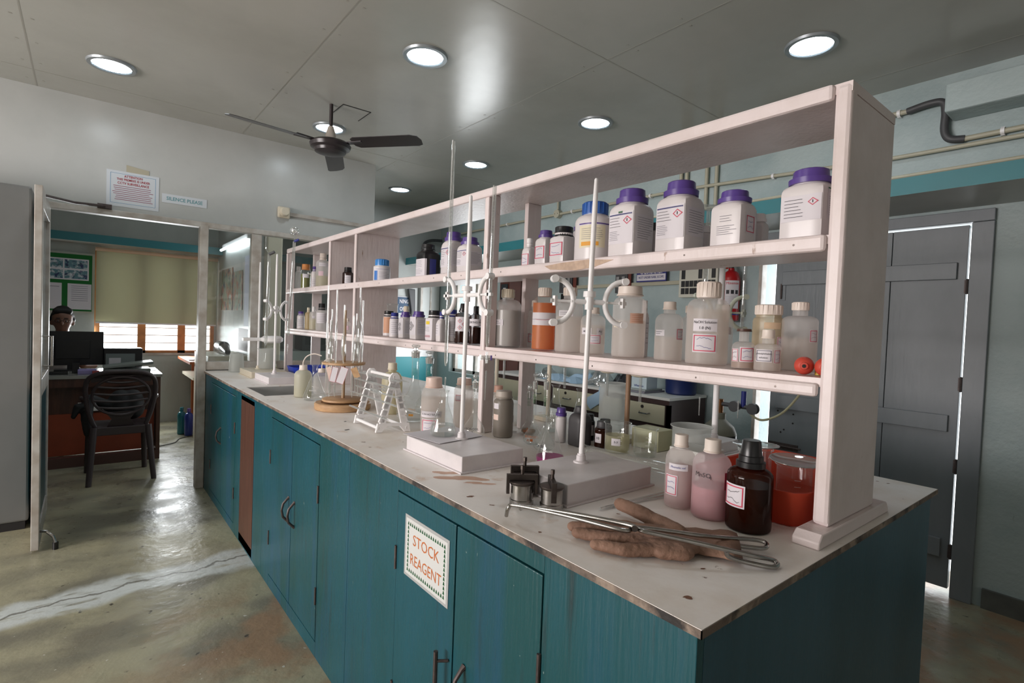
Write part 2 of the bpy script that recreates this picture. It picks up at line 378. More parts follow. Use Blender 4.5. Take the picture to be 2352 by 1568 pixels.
class Skin:
    "maps label coordinates (s across, z up) onto the side of a round or squared bottle"
    def __init__(k, c, r, sq=2, rot=0): k.c = Vector(c); k.r = r; k.sq = sq; k.rot = rot
    def p(k, th, s, z, off):
        a = th+s/k.r; R = k.r*rr(a-k.rot, k.sq)+off
        return Vector((k.c.x+R*cos(a), k.c.y+R*sin(a), k.c.z+z))
def face_dir(c):
    "angle from c towards the camera side"
    return atan2(CAM.y-c[1], CAM.x-c[0])
def skin_label(mb, sk, th, w, z0, z1, spec, off=.0006):
    "spec items: ('base',mat) ('border',mat) ('text',txt,mat,rel_y,rel_size) ('lines',mat,ya,yb,n,xa,xb) ('hand',mat) ('diamond',x,y,size)"
    h = z1-z0; n = max(4, int(w/sk.r/.16)+1)
    def patch(s0, s1, a, b, m, o):
        k = max(1, int(abs(s1-s0)/sk.r/.16)+1); vs = []
        for i in range(k+1):
            s_ = s0+(s1-s0)*i/k; vs += [sk.p(th, s_, a, o), sk.p(th, s_, b, o)]
        mb.add(vs, [(2*i, 2*i+2, 2*i+3, 2*i+1) for i in range(k)], m)
    for it in spec:
        if it[0] == 'base': patch(-w/2, w/2, z0, z1, it[1], off)
        elif it[0] == 'band': patch(-w/2+w*it[4], -w/2+w*it[5], z0+h*it[2], z0+h*it[3], it[1], off*1.6)
        elif it[0] == 'border':
            t = min(h, w)*.05; i_ = min(h, w)*.07
            for a, b in ((z0+i_, z0+i_+t), (z1-i_-t, z1-i_)): patch(-w/2+i_, w/2-i_, a, b, it[1], off*2)
            for a, b in ((-w/2+i_, -w/2+i_+t), (w/2-i_-t, w/2-i_)): patch(a, b, z0+i_, z1-i_, it[1], off*2)
        elif it[0] == 'text':
            _, txt, m, ry, rs = it[:5]; cx = it[5] if len(it) > 5 else .5
            vs, fs = text2d(txt, h*rs); wd = max(1e-6, max(a for a, b in vs)-min(a for a, b in vs)); k = min(1, w*.92/wd)
            mb.add([sk.p(th, a*k+w*(cx-.5), z0+h*ry+b, off*2.4) for a, b in vs], fs, m)
        elif it[0] == 'lines':
            _, m, ya, yb, nl, xa, xb = it
            for i in range(nl):
                y = ya+(yb-ya)*(i+.5)/nl; t = min((yb-ya)/nl*.14, .00055/h); e = xb-(xb-xa)*random.random()*.35
                patch(-w/2+w*xa, -w/2+w*e, z0+h*(y-t), z0+h*(y+t), m, off*2.2)
        elif it[0] == 'hand':
            m = it[1]; rows = it[2] if len(it) > 2 else 2
            for r_ in range(rows):
                y = z0+h*(.68-.36*r_/max(1, rows-1) if rows > 1 else .5); x = -w*.3
                while x < w*.26:
                    d = w*.035; y2 = y+h*random.uniform(-.05, .055)
                    a, b = sk.p(th, x, y, off*2.4), sk.p(th, x+d, y2, off*2.4); t = Vector((0, 0, min(h*.009, .0005)))
                    mb.add([a-t, b-t, b+t, a+t], [(0, 1, 2, 3)], m); x += d*1.05; y = y*.5+y2*.5 if random.random() < .5 else y2
                    y = min(max(y, z0+h*.2), z1-h*.2)
        elif it[0] == 'diamond':
            _, x, y, sz, m = it; q = sz*h/2; cx, cy = w*(x-.5), z0+h*y
            for a, b in (((0, q), (q, 0)), ((q, 0), (0, -q)), ((0, -q), (-q, 0)), ((-q, 0), (0, q))):
                k = .78
                mb.add([sk.p(th, cx+a[0], cy+a[1], off*2.4), sk.p(th, cx+b[0], cy+b[1], off*2.4), sk.p(th, cx+b[0]*k, cy+b[1]*k, off*2.4), sk.p(th, cx+a[0]*k, cy+a[1]*k, off*2.4)], [(0, 1, 2, 3)], m)
            patch(cx-q*.08, cx+q*.08, cy-q*.3, cy+q*.4, M_ink, off*2.4)
    return mb

# ================================================================== the room
CZ = 2.81; H = .92
struct('floor', MB().box((-5.3, -2.7, -.1), (3.3, 7.6, 0), M_floor), smooth=0)
b = MB().box((-5.3, -2.7, CZ), (3.3, 7.6, CZ+.1), M_ceil)
for x in (-1.0, .22, 1.44, 2.66):                                   # board seams filled and painted over
    b.box((x-.004, -2.6, CZ-.0006), (x+.004, 7.4, CZ+.01), M_ceil2)
for y in (-.9, 1.54, 3.98, 6.4):
    b.box((-5.2, y-.004, CZ-.0007), (2.9, y+.004, CZ+.01), M_ceil2)
for x in (-1.04, -.96, .18, .26, 1.40, 1.48):
    for k in range(22):
        y = -.8+k*.31
        b.box((x-.006, y-.006, CZ-.0009), (x+.006, y+.006, CZ+.01), M_ceil2)
for (x0, y0, x1, y1) in ((.6, 3.13, .8, 3.14), (.6, 3.13, .605, 3.35), (.795, 3.13, .8, 3.35)):
    b.box((x0, y0, CZ-.002), (x1, y1, CZ+.01), M_dark)
struct('ceiling', b, smooth=0)

def holed(b, m, axis, p0, p1, a0, a1, z0, z1, holes):
    "wall slab from p0 to p1 thick, spanning a0..a1, with rectangular holes (a, b, z, z)"
    def bx(a, c, zz, zt):
        if c-a < 1e-4 or zt-zz < 1e-4: return
        if axis == 'x': b.box((p0, a, zz), (p1, c, zt), m)
        else: b.box((a, p0, zz), (c, p1, zt), m)
    cur = a0
    for (h0, h1, g0, g1) in sorted(holes):
        bx(cur, h0, z0, z1); bx(h0, h1, z0, g0); bx(h0, h1, g1, z1); cur = h1
    bx(cur, a1, z0, z1); return b
struct('wall_right', holed(MB(), M_wall, 'x', 2.9, 3.15, -2.6, 7.4, 0, CZ, [(.2, 1.375, 0, 2.01), (4.4, 5.35, .75, 1.95)]), smooth=0)
struct('wall_left', holed(MB(), M_wallL, 'x', -5.3, -5.2, -2.6, 7.4, 0, CZ, [(.4, 3.4, .85, 2.15)]), smooth=0)  # opening for the unseen window added to let side light in
struct('wall_front', MB().box((-5.2, -2.7, 0), (2.9, -2.6, CZ), M_wallL), smooth=0)
struct('wall_back', holed(MB(), M_wallB, 'y', 7.4, 7.6, -5.2, 2.9, 0, CZ, [(-.66, .57, .86, 2.08)]), smooth=0)
struct('wall_alcove', MB().box((1.95, 5.65, 0), (2.9, 5.75, CZ), M_wallL), smooth=0)
struct('wall_office', MB().box((.6, 5.35, 0), (.68, 7.4, CZ), M_wallL), smooth=0)
b = MB()
b.box((-5.2, 4.29, 0), (-.985, 4.335, CZ), M_wallL).box((-.985, 4.29, 2.05), (1.358, 4.335, CZ), M_wallL)
b.box((.0, 4.29, 0), (1.358, 4.335, .93), M_wallL)
struct('wall_partition', b, smooth=0)
# partition frame: jambs, head, glazing bars, sill
b = MB()
b.box((-.057, 4.265, 0), (0.0, 4.36, 2.05), M_frame).box((-.99, 4.265, 0), (-.95, 4.36, 2.05), M_frame)
b.box((-.99, 4.268, 2.03), (1.36, 4.355, 2.07), M_frame).box((0, 4.272, .925), (1.36, 4.35, .99), M_frame)
b.box((.312, 4.275, .99), (.385, 4.352, 2.03), M_frame).box((1.32, 4.275, .99), (1.36, 4.35, 2.03), M_frame)
struct('trim_1', b, bevel=.004, smooth=0)
b = MB().box((.0, 4.31, .99), (.312, 4.314, 2.03), M_pane).box((.385, 4.31, .99), (1.32, 4.314, 2.03), M_pane)
struct('window_3', b, smooth=0)
# projecting turquoise beams along the right and back walls
def beam(name, a, c, side):
    b = MB().box(a, c, M_under)
    if side == 'x': b.add([(a[0]-.002, a[1], a[2]), (a[0]-.002, c[1], a[2]), (a[0]-.002, c[1], c[2]), (a[0]-.002, a[1], c[2])], [(0, 1, 2, 3)], M_band)
    else: b.add([(a[0], a[1]-.002, a[2]), (c[0], a[1]-.002, a[2]), (c[0], a[1]-.002, c[2]), (a[0], a[1]-.002, c[2])], [(0, 1, 2, 3)], M_band)
    struct(name, b, smooth=0)
beam('trim_2', (2.4, -2.6, 2.078), (2.9, 5.65, 2.162), 'x')
beam('trim_3', (-5.2, 7.1, 2.11), (.6, 7.4, 2.2), 'y')
beam('trim_4', (.68, 7.1, 2.11), (2.9, 7.4, 2.2), 'y')
struct('trim_5', MB().box((2.72, -2.6, 2.55), (2.9, .36, 2.70), M_wall), bevel=.01, smooth=0)
struct('baseboard_right', MB().box((2.88, -2.6, 0), (2.9, .12, .1), mat('dark grey skirting', (96, 98, 94), .8, var=.3, scale=10)), smooth=0)  # dark grey skirting, patchy in tone
# pillar seen beyond the glass
struct('trim_6', MB().box((.66, 5.2, 0), (.8, 5.34, CZ), M_cream), bevel=.01, smooth=0)

# ---- right-hand door, shut but for a gap of daylight
dr = MB()
dr.box((2.875, .158, 0), (2.93, .248, 1.994), M_door).box((2.873, .158, 1.995), (2.93, 1.43, 2.058), M_door)
dr.box((2.89, 1.35, 0), (2.96, 1.374, 1.994), M_frame)
struct('trim_7', dr, bevel=.003, smooth=0)
d2 = MB()
for y0, y1 in ((.262, .60), (.603, .93), (.933, 1.258)): d2.box((2.9, y0, .035), (2.93, y1, 1.985), M_door)
d2.box((2.925, .262, .035), (2.94, 1.258, 1.985), M_door)
d2o = struct('door_2', d2, bevel=.002, smooth=0)
b = MB()
for y, z in ((1.20, .86), (1.205, .82), (1.10, .85), (1.10, .79), (1.155, .74), (1.175, .72)): b.tube([(2.8985, y, z), (2.902, y, z)], .006, M_dark, 10)
b.build('screw_holes', d2o)
for z0, z1 in ((1.70, 1.79), (.88, .97), (.20, .30)):
    MB().box((2.882, .30, z0), (2.9, 1.21, z1), M_door).build('door_batten', d2o, bevel=.003, smooth=0)
for z in (1.66, 1.14, .70, .24):
    MB().box((2.893, .245, z-.035), (2.9, .268, z+.035), M_iron).tube([(2.893, .256, z-.04), (2.893, .256, z+.04)], .006, M_iron, 8).build('hinge', d2o)
MB().box((2.895, 1.19, 1.60), (2.9, 1.24, 1.72), M_door).tube([(2.89, 1.215, 1.61), (2.89, 1.215, 1.71)], .006, M_iron, 8).build('tower_bolt', d2o)
MB().box((2.893, 1.06, .61), (2.9, 1.25, .65), M_iron).tube([(2.888, 1.04, .63), (2.888, 1.27, .63)], .006, M_iron, 8).build('latch', d2o)

# ---- office door leaf, standing open
d1 = MB()
X0, X1, Y0, Y1 = -.957, -.922, 3.462, 4.262
d1.box((X0, Y0, .012), (X1, Y0+.09, 2.03), M_frame).box((X0, Y1-.09, .012), (X1, Y1, 2.03), M_frame)
for z0, z1 in ((.012, .13), (.86, .96), (1.92, 2.03)): d1.box((X0, Y0+.09, z0), (X1, Y1-.09, z1), M_frame)
d1o = struct('door_1', d1, bevel=.003, smooth=0)
MB().box((X0+.012, Y0+.09, .96), (X1-.018, Y1-.09, 1.92), M_pane).build('pane', d1o, smooth=0)
MB().box((X0+.01, Y0+.09, .13), (X1-.008, Y1-.09, .86), M_teal).build('door_panel', d1o, smooth=0)
MB().tube([(X1, 3.52, .10), (X1+.03, 3.50, .10), (X1+.06, 3.48, .07), (X1+.07, 3.47, .035)], .008, M_steel, 8).tube([(X1+.07, 3.47, .04), (X1+.07, 3.47, .0)], .014, M_black, 10).build('door_stop', d1o)
MB().tube([(X1, 3.60, 1.03), (X1+.04, 3.60, 1.03), (X1+.04, 3.60, 1.2), (X1, 3.60, 1.2)], .006, M_steel, 8).build('door_handle', d1o)
MB().tube([(X0, 3.62, 2.005), (-.80, 4.12, 2.06), (-.64, 4.25, 2.085)], .009, M_iron, 8).box((-.68, 4.25, 2.07), (-.60, 4.285, 2.10), M_iron).build('door_closer', d1o)

# ---- louvre window in the office, its wooden frame and roller blind
wf = MB()
wo = mat('orange brown window frame wood', (206, 140, 88), .5, var=.25, scale=14)
for x0, x1 in ((-.66, -.61), (-.245, -.165), (.17, .25), (.53, .57)): wf.box((x0, 7.42, .86), (x1, 7.48, 2.08), wo)
wf.box((-.66, 7.42, .86), (.57, 7.48, .89), wo).box((-.66, 7.42, 2.05), (.57, 7.48, 2.08), wo)
w1 = struct('window_1', wf, smooth=0)
for k in range(12):
    z = .89+.093*(k+1)
    MB().box((-.61, 7.44, z-.004), (.53, 7.455, z+.004), wo).build('louvre_bar', w1, smooth=0)
MB().box((-.61, 7.46, .89), (.53, 7.464, 2.05), M_pane).build('pane', w1, smooth=0)
MB().box((-.70, 7.385, .835), (.60, 7.42, .86), M_frame).build('sill', w1, smooth=0)
MB().box((-5.27, .4, .85), (-5.25, .46, 2.15), M_frame).box((-5.27, 3.34, .85), (-5.25, 3.4, 2.15), M_frame).box((-5.27, 1.87, .85), (-5.25, 1.93, 2.15), M_frame).build('added_window', None, smooth=0)['kind'] = 'structure'  # frame of the unseen left window, added for its side light
b = MB()
for y0, y1 in ((4.4, 4.45), (4.85, 4.9), (5.3, 5.35)): b.box((2.96, y0, .75), (3.0, y1, 1.95), M_frame)
b.box((2.96, 4.4, .75), (3.0, 5.35, .79), M_frame).box((2.96, 4.4, 1.91), (3.0, 5.35, 1.95), M_frame)
struct('window_4', b, smooth=0)

# ================================================================== ceiling lamps and fan
lampspots = {(-.63, 3.56): 'round ceiling downlight above the open office door, at far left', (.69, 2.18): 'round ceiling downlight near the top edge of the picture, between fan and shelf',
 (2.06, .755): 'large looking round ceiling downlight above the near end of the shelf', (.69, 3.64): 'round ceiling downlight right behind the fan rod',
 (2.04, 2.17): 'round ceiling downlight over the middle of the tall white shelf', (2.0, 3.58): 'small looking ceiling downlight over the far half of the aisle',
 (1.93, 4.93): 'farthest ceiling downlight, near the end of the partition'}
hidden = [(.69, 4.94), (-.63, 5.2), (.69, .755), (-.63, 2.18)]  # the downlight above the desk is unseen, added to brighten the office
HL = {(.69, 4.94): 'ceiling downlight beyond the partition, over the glass pane', (-.63, 5.2): 'unseen ceiling downlight added inside the office above the desk', (.69, .755): 'ceiling downlight over the near worktop, above the picture', (-.63, 2.18): 'ceiling downlight over the aisle before the office door, above the picture', (-.63, .755): 'ceiling downlight over the camera side aisle, above the picture', (-2.0, 2.18): 'ceiling downlight left of the aisle, outside the picture', (-2.0, .755): 'ceiling downlight at the far left behind the camera'}
for (x, y) in list(lampspots)+hidden:
    t = thing('ceiling_downlight', lampspots.get((x, y), HL.get((x, y))), 'ceiling light', (x, y, CZ), 'round downlights in the ceiling')
    MB().loft((x, y, CZ-.012), [(0, .098), (0, .118), (.011, .123), (.011, .098)], M_trim, 36, 0, 0).build('trim_ring', t)
    MB().loft((x, y, CZ-.006), [(0, .09), (.004, .098)], M_lamp, 36).build('lamp_glass', t)
t = thing('tube_light', 'bright white tube light on the office side wall, seen through the glass', 'tube light', (.57, 6.3, 2.14))
MB().box((.565, 5.62, 2.17), (.599, 6.95, 2.22), M_white).build('housing', t, smooth=0)
MB().tube([(.545, 5.66, 2.15), (.545, 6.9, 2.15)], .014, mat('tube glow', (240, 250, 255), .5, emit=9), 10).build('tube', t)

fx, fy, fz = .545, 3.195, 2.53
t = thing('ceiling_fan', 'dark brown three-blade ceiling fan hanging on a rod', 'ceiling fan', (fx, fy, CZ))
MB().tube([(fx, fy, CZ), (fx, fy, fz+.05)], .0125, M_fan, 12).build('down_rod', t)
MB().loft((fx, fy, fz+.04), [(0, .03), (.03, .035), (.05, .03), (.09, .018)], mat('old cream canopy', (196, 186, 176), .5), 20).build('canopy', t)
MB().loft((fx, fy, fz-.055), [(0, .02), (.002, .07), (.012, .10), (.03, .105), (.04, .128), (.062, .135), (.078, .12), (.095, .07), (.10, .03)], M_fan, 40).build('motor', t)
for a0 in (187, -52, 66):
    a = radians(a0); d = Vector((cos(a), sin(a), 0)); n = Vector((-sin(a), cos(a), 0)); tl = Vector((0, 0, -.022))
    o = Vector((fx, fy, fz+.012)); bl = MB()
    pts = [(.17, -.045), (.20, -.066), (.60, -.062), (.645, -.045), (.66, 0), (.65, .05), (.62, .062), (.20, .055), (.17, .03)]
    P = [o+d*u+(n+tl*0)*v+Vector((0, 0, -v*.22)) for u, v in pts]
    bl.prism(P, (0, 0, .003), M_fan)
    bl.build('blade', t, smooth=0)
    MB().prism([o+d*.10+n*-.02, o+d*.24+n*-.028, o+d*.24+n*.028, o+d*.10+n*.02], (0, 0, .007), M_fan).build('blade_bracket', t, smooth=0)

# ================================================================== the long bench
W, L = 1.257, 4.262
wt = MB()
SX0, SX1, SY0, SY1 = .045, .42, 2.70, 3.14
Z0 = H-.014
for (x0, x1, y0, y1) in ((-.012, W+.01, -.012, SY0), (-.012, W+.01, SY1, L), (-.012, SX0, SY0, SY1), (SX1, W+.01, SY0, SY1)):
    wt.box((x0, y0, Z0+.004), (x1, y1, H), M_top); wt.box((x0+.003, y0+.003, Z0), (x1-.003, y1, Z0+.004), M_edge)
wto = wt.build('lab_worktop', None, smooth=0)
tag(wto, 'long worn cream worktop with rust stains, running the length of the island bench', 'worktop')
MB().box((-.0135, -.0135, Z0), (-.0118, L, H-.0012), M_edge).box((-.0135, -.0135, Z0), (W+.01, -.0118, H-.0012), M_edge).build('worn_edge', wto, smooth=0)
def card(p):
    x, y, s_, a = p; return MB().box((x-s_, y-s_*.3, H), (x+s_, y+s_*.3, H+.0015), M_black, Matrix.Rotation(a, 3, 'Z')).build('chip', wto, smooth=0)
for px, py, s_ in ((793, 968, .005), (797, 987, .010)):
    q = at(px, py, z=H); card((q.x, q.y, s_, .3))
def stain(px, py, w_, h_, m, seed, dz=.0006):
    "irregular spill mark lying on the worktop"
    q = at(px, py, z=H); rnd = random.Random(seed); n = 18
    e1 = Vector((cos(_ya), -sin(_ya), 0)); e2 = Vector((sin(_ya), cos(_ya), 0))
    P = []; n = 48; ph = [rnd.uniform(0, 6.28) for _ in range(6)]
    for i in range(n):
        a = 2*pi*i/n; k = .8+sum(.22/(j+1)*sin((j+2)*a+ph[j]) for j in range(6)); P.append(Vector((q.x, q.y, H+dz))+e1*cos(a)*w_*k+e2*sin(a)*h_*k)
    return MB().poly(P, m).build('stain', wto, smooth=0)
M_st1 = see('orange spill mark', (214, 172, 146), .5, .6, 0); M_st2 = mat('rust fleck', (122, 84, 64), .8)
stain(1060, 1098, .075, .03, M_st1, 3); stain(1030, 1086, .05, .02, M_st1, 4, .0009); stain(1100, 1110, .05, .012, M_st1, 9, .0012)
for i, (px, py, w_) in enumerate(((1080, 1140, .012), (835, 1015, .008), (850, 1027, .006), (1614, 1306, .006), (1580, 1372, .011), (1130, 1160, .007), (1240, 1222, .006), (2015, 1105, .006), (2040, 1110, .006), (1420, 1180, .006))):
    stain(px, py, w_, w_*.5, M_st2, 20+i)
sk = MB(); g = mat('grey stone sink', (176, 176, 174), .45, var=.15)
SX0 += .001; SX1 -= .001; SY0 += .001; SY1 -= .001
sk.box((SX0, SY0, .76), (SX1, SY1, .775), g).box((SX0, SY0, .775), (SX0+.008, SY1, H-.004), g).box((SX1-.008, SY0, .775), (SX1, SY1, H-.004), g).box((SX0+.008, SY0, .775), (SX1-.008, SY0+.008, H-.004), g).box((SX0+.008, SY1-.008, .775), (SX1-.008, SY1, H-.004), g)
tag(sk.build('sink', None, smooth=0), 'square grey sink let into the worktop in front of the far burette stand', 'sink')

def cabinet(name, label, y0, y1, doors, z1=None, end=False, hinge=True):
    t = thing(name, label, 'cabinet', (W/2, (y0+y1)/2, 0)); z1 = z1 or Z0-.001; zf = z1-.045
    if 'sink' in label: MB().box((.02, y0+.001, .0), (W-.02, y1-.001, .75), M_teal).build('body', t, smooth=0)
    else: MB().box((.02, y0+.001, .0), (W-.001, y1-.001, z1), M_teald if end else M_teal).build('body', t, smooth=0)
    f = MB(); ops = doors
    cur = y0+.001
    for (a, c_) in ops:
        f.box((0, cur, 0), (.02, a, z1), M_teal); f.box((0, a, zf), (.02, c_, z1), M_teal); f.box((0, a, 0), (.02, c_, .06), M_teal); cur = c_
    f.box((0, cur, 0), (.02, y1-.001, z1), M_teal)
    f.build('face_frame', t, smooth=0, bevel=.0015)
    return t, zf
def leafs(t, a, c_, zf, n, hz, kinds):
    w_ = (c_-a)/n
    for i in range(n):
        u0, u1 = a+w_*i+.003, a+w_*(i+1)-.003
        o = MB().box((-.0015, u0, .066), (.017, u1, zf-.004), M_teal).build('cabinet_door', t, smooth=0, bevel=.002)
        side = 1 if i == 0 else -1
        yh = u1-.05 if i == 0 else u0+.03
        k = kinds[i]
        if k == 'none': pass
        elif k == 'bar': MB().tube([(-.03, yh, hz-.11), (-.03, yh, hz+.06)], .006, M_iron, 8).tube([(-.03, yh, hz+.035), (-.004, yh-.018, hz+.035)], .004, M_iron, 8).build('handle', o)
        else: MB().tube([(-.0, yh, hz-.055), (-.008, yh, hz-.05), (-.026, yh, hz-.03), (-.032, yh, hz), (-.026, yh, hz+.03), (-.008, yh, hz+.05), (0, yh, hz+.055)], [.009, .006, .0055, .0055, .0055, .006, .009], M_iron, 8).build('handle', o)
        yy = u0 if i == 0 else u1
        if n > 1:
            for z in (.25, .66): MB().tube([(-.003, yy, z-.035), (-.003, yy, z+.035)], .0045, M_iron, 8).build('hinge', o)
    return o
t, zf = cabinet('base_cabinet', 'near teal wooden cabinet with the stock reagent notice on its left door', 0, 1.36, [(.345, .99)], end=True)
leafs(t, .345, .99, zf, 2, .47, ['curved', 'bar'])
t2, zf = cabinet('base_cabinet', 'teal double-door cabinet with two curved handles, left of the stock reagent one', 1.36, 2.52, [(1.665, 2.372)])
leafs(t2, 1.665, 2.372, zf, 2, .487, ['curved', 'curved'])
t3, zf = cabinet('base_cabinet', 'teal cabinet part under the sink, closed by a tall brown laminate board', 2.52, 3.15, [(2.716, 3.045)])
MB().box((.0, 2.722, .01), (.012, 3.04, .885), M_brown).build('brown_board', t3, smooth=0)
t4, zf = cabinet('base_cabinet', 'farthest teal cabinet with two narrow doors, beside the partition post', 3.15, 4.255, [(3.19, 4.0)])
leafs(t4, 3.19, 4.0, zf, 2, .53, ['none', 'curved'])

# the STOCK REAGENT notice
sg = MB(); a, c_, z0, z1 = .695, .933, .632, .808; gx = -.0032
sg.box((gx, a, z0), (-.0016, c_, z1), mat('laminate sleeve grey', (178, 180, 180), .25)); gx -= .0004
sg.poly([(gx, c_-.008, z0+.008), (gx, a+.008, z0+.008), (gx, a+.008, z1-.008), (gx, c_-.008, z1-.008)], mat('notice paper', (214, 216, 214), .5))
O = Vector((gx-.0004, (a+c_)/2, 0)); ex = Vector((0, -1, 0)); ez = Vector((0, 0, 1))
flat_text(sg, 'STOCK', .044, M_orange, O+ez*(.745), ex, ez); flat_text(sg, 'REAGENT', .044, M_orange, O+ez*(.688), ex, ez, sx=.88)
M_dg = mat('dark green tree border', (30, 104, 60), .6)
def tri(y, z):
    s_ = .0048
    for k in (0, .35, .7): sg.add([O+ex*(y-s_*(1-k*.5))+ez*(z-s_+k*s_*1.6), O+ex*(y+s_*(1-k*.5))+ez*(z-s_+k*s_*1.6), O+ex*y+ez*(z-s_+k*s_*1.6+s_*1.1)], [(0, 1, 2)], M_dg)
for i in range(18):
    y = -.098+.196*i/17
    tri(y, z1-.022); tri(y, z0+.022)
for i in range(1, 11):
    z = z0+.022+(z1-z0-.044)*i/11
    tri(-.098, z); tri(.098, z)
tag(sg.build('notice_sign', None, smooth=0), 'laminated STOCK REAGENT notice with a green tree border on a teal door', 'sign')

# ================================================================== the open shelf standing on the bench
SX, SXb, SY, ST = .528, .803, .017, 1.908
Z1, Z2 = 1.585, 1.272
t = thing('reagent_shelf', 'tall open white painted wooden shelf standing along the middle of the bench', 'shelf', (.66, 2.0, H))
D = [1.304, 2.642, 3.075, 4.03]
MB().box((SX, SY, H+.03), (SXb, SY+.022, ST-.022), M_paint).build('end_panel', t, smooth=0, bevel=.004)
MB().box((SX-.003, SY-.0005, H+.03), (SX+.035, SY+.034, ST-.003), M_paint).build('end_post', t, smooth=0, bevel=.009)
b = MB().prism([(.452, SY-.012, H+.0005), (.88, SY-.012, H+.0005), (.88, SY-.012, H+.012), (.865, SY-.012, H+.03), (.47, SY-.012, H+.03), (.452, SY-.012, H+.016)], (0, .055, 0), M_paint)
b.build('foot_board', t, smooth=30, bevel=.003)
MB().box((SX, SY, ST-.022), (SXb, 4.045, ST), M_paint).build('top_board', t, smooth=0)
MB().box((SX-.012, SY+.034, ST-.034), (SX+.008, 4.045, ST+.001), M_paint).build('top_nosing', t, smooth=0, bevel=.008)
for z in (Z1, Z2):
    MB().box((SX, SY+.022, z-.02), (SXb, 4.03, z), M_paint).build('shelf_board', t, smooth=0)
    MB().box((SX-.014, SY+.034, z-.036 if z == Z1 else z-.042), (SX+.004, 4.04, z+.001 if z == Z1 else z-.012), M_paint).build('shelf_nosing', t, smooth=0, bevel=.008)
def screws(name, ys, z, x=SX-.0145):
    for y in ys: MB().tube([(x, y, z), (x+.003, y, z)], .0026, M_dsteel, 8).build(name, t)
rs_ = random.Random(11)
for z in (Z1-.018, Z2-.028): screws('screw', [.12+.27*k+rs_.uniform(-.05, .05) for k in range(14)], z)
for i, y in enumerate(D):
    full = i in (1, 2)
    if full: MB().box((SX+.002, y, H+.001), (SXb, y+.02, ST-.022), M_paint).build('divider', t, smooth=0)
    else:
        MB().box((SX+.002, y, H+.001), (SX+.052, y+.024, ST-.022), M_paint).build('divider', t, smooth=0, bevel=.003)
        MB().box((SXb-.075, y, H+.001), (SXb, y+.024, ST-.022), M_paint).build('divider', t, smooth=0, bevel=.003)
    MB().box((SX-.010, y-.002, H+.001), (SX+.004, y+.026, ST-.034), M_paint).build('divider_strip', t, smooth=0, bevel=.006)
b = MB().prism([(SX-.0155, .72, Z1-.03), (SX-.0155, .80, Z1-.035), (SX-.0155, .92, Z1-.026), (SX-.0155, .95, Z1-.012), (SX-.0155, .86, Z1-.006), (SX-.0155, .74, Z1-.004), (SX-.0155, .64, Z1-.012)], (.002, 0, 0), mat('bare chipped wood', (196, 170, 150), .8, var=.2, scale=60))
b.build('chipped_patch', t, smooth=0)

# ================================================================== builders for bottles and glassware
SEG = 28
def cap_mesh(c, r, h, m, style):
    b = MB()
    if style == 'flange':                                             # two-step tamper cap
        b.loft(c, [(0, r*1.16), (h*.36, r*1.18), (h*.40, r*1.0)], m, 32)
        b.loft(c, [(h*.38, r*.98), (h*.95, r*.93), (h, r*.86)], m, 14)
    elif style == 'ribbed':
        b.loft(c, [(0, r), (h*.12, r*1.01), (h*.92, r*.97), (h, r*.88)], m, 36)
        for k in range(18):
            a = 2*pi*k/18; p = Vector(c)+Vector((cos(a), sin(a), 0))*r*.985
            b.tube([p+Vector((0, 0, h*.08)), p+Vector((0, 0, h*.9))], r*.05, m, 5)
    elif style == 'cone':
        b.loft(c, [(0, r*1.35), (h*.2, r*1.35), (h*.22, r*1.15), (h*.42, r*1.12), (h*.44, r*1.0), (h*.96, r*.86), (h, r*.78)], m, 24)
    else:
        b.loft(c, [(0, r*1.02), (h*.04, r*1.05), (h*.1, r), (h*.94, r*.97), (h, r*.9)], m, 24)
        b.loft(c, [(-h*.12, r*1.08), (-h*.02, r*1.1), (0, r*1.02)], m, 24)
    return b
def vessel(name, label, cat, x, y, z, r, h, body=None, neck=.42, cap=(.14, None, 'plain', 1.12), sh=(.66, .80), sq=2, liq=None, labels=(), group=None, rot=0, n=SEG):
    "bottle or jar: shoulder between sh[0]*h and sh[1]*h, cap = (height share, material, style, radius against neck)"
    t = thing(name, label, cat, (x, y, z), group); c = (x, y, z); rn = r*neck
    ch = cap[0]*h if cap else 0; zc = h-ch
    z0, z1 = sh[0]*h, min(sh[1]*h, zc-.002)
    sh_ = [(z0+(z1-z0)*(1-cos(k*pi/2/5)) if False else z0+(z1-z0)*sin(k*pi/2/5), rn+(r-rn)*cos(k*pi/2/5), 2+(sq-2)*max(0, cos(k*pi/2/5)**2)) for k in range(6)]
    prof = [(0, r*.9, sq), (h*.015, r*.98, sq), (h*.05, r, sq), (z0*.97, r, sq)]+sh_+[(zc+ch*.3 if cap else h, rn)]
    body = body or M_frost
    MB().loft(c, prof, body, n, cap1=bool(cap), rot=rot).build('body', t)
    if liq:
        lv = liq[0]*h; k = .965
        lp = [(.004, r*.88, sq), (h*.03, r*k, sq)]
        for (zz, r_, *q) in prof[3:]:
            if zz < lv: lp.append((zz, r_*k-.0005, q[0] if q else 2)); last = (r_, q)
        rl = r*k if lv <= z0 else (rn+(r-rn)*cos(math.asin(min(1, (lv-z0)/(z1-z0)))))*k
        lp.append((lv, rl, sq if lv <= z0 else 2))
        MB().loft(c, lp, liq[1], n, rot=rot).build('liquid', t)
    if cap and cap[1] is not None:
        cap_mesh((x, y, z+zc), rn*cap[3], ch, cap[1], cap[2]).build('cap', t)
    fd = face_dir(c)
    for (dth, w_, a, e, spec) in labels:
        th = dth if isinstance(dth, tuple) else fd+dth
        if isinstance(th, tuple): th = th[0]
        b = MB(); skin_label(b, Skin(c, r, sq, rot), th, w_, a*h, e*h, spec, .0008); b.build('label', t)
    return t
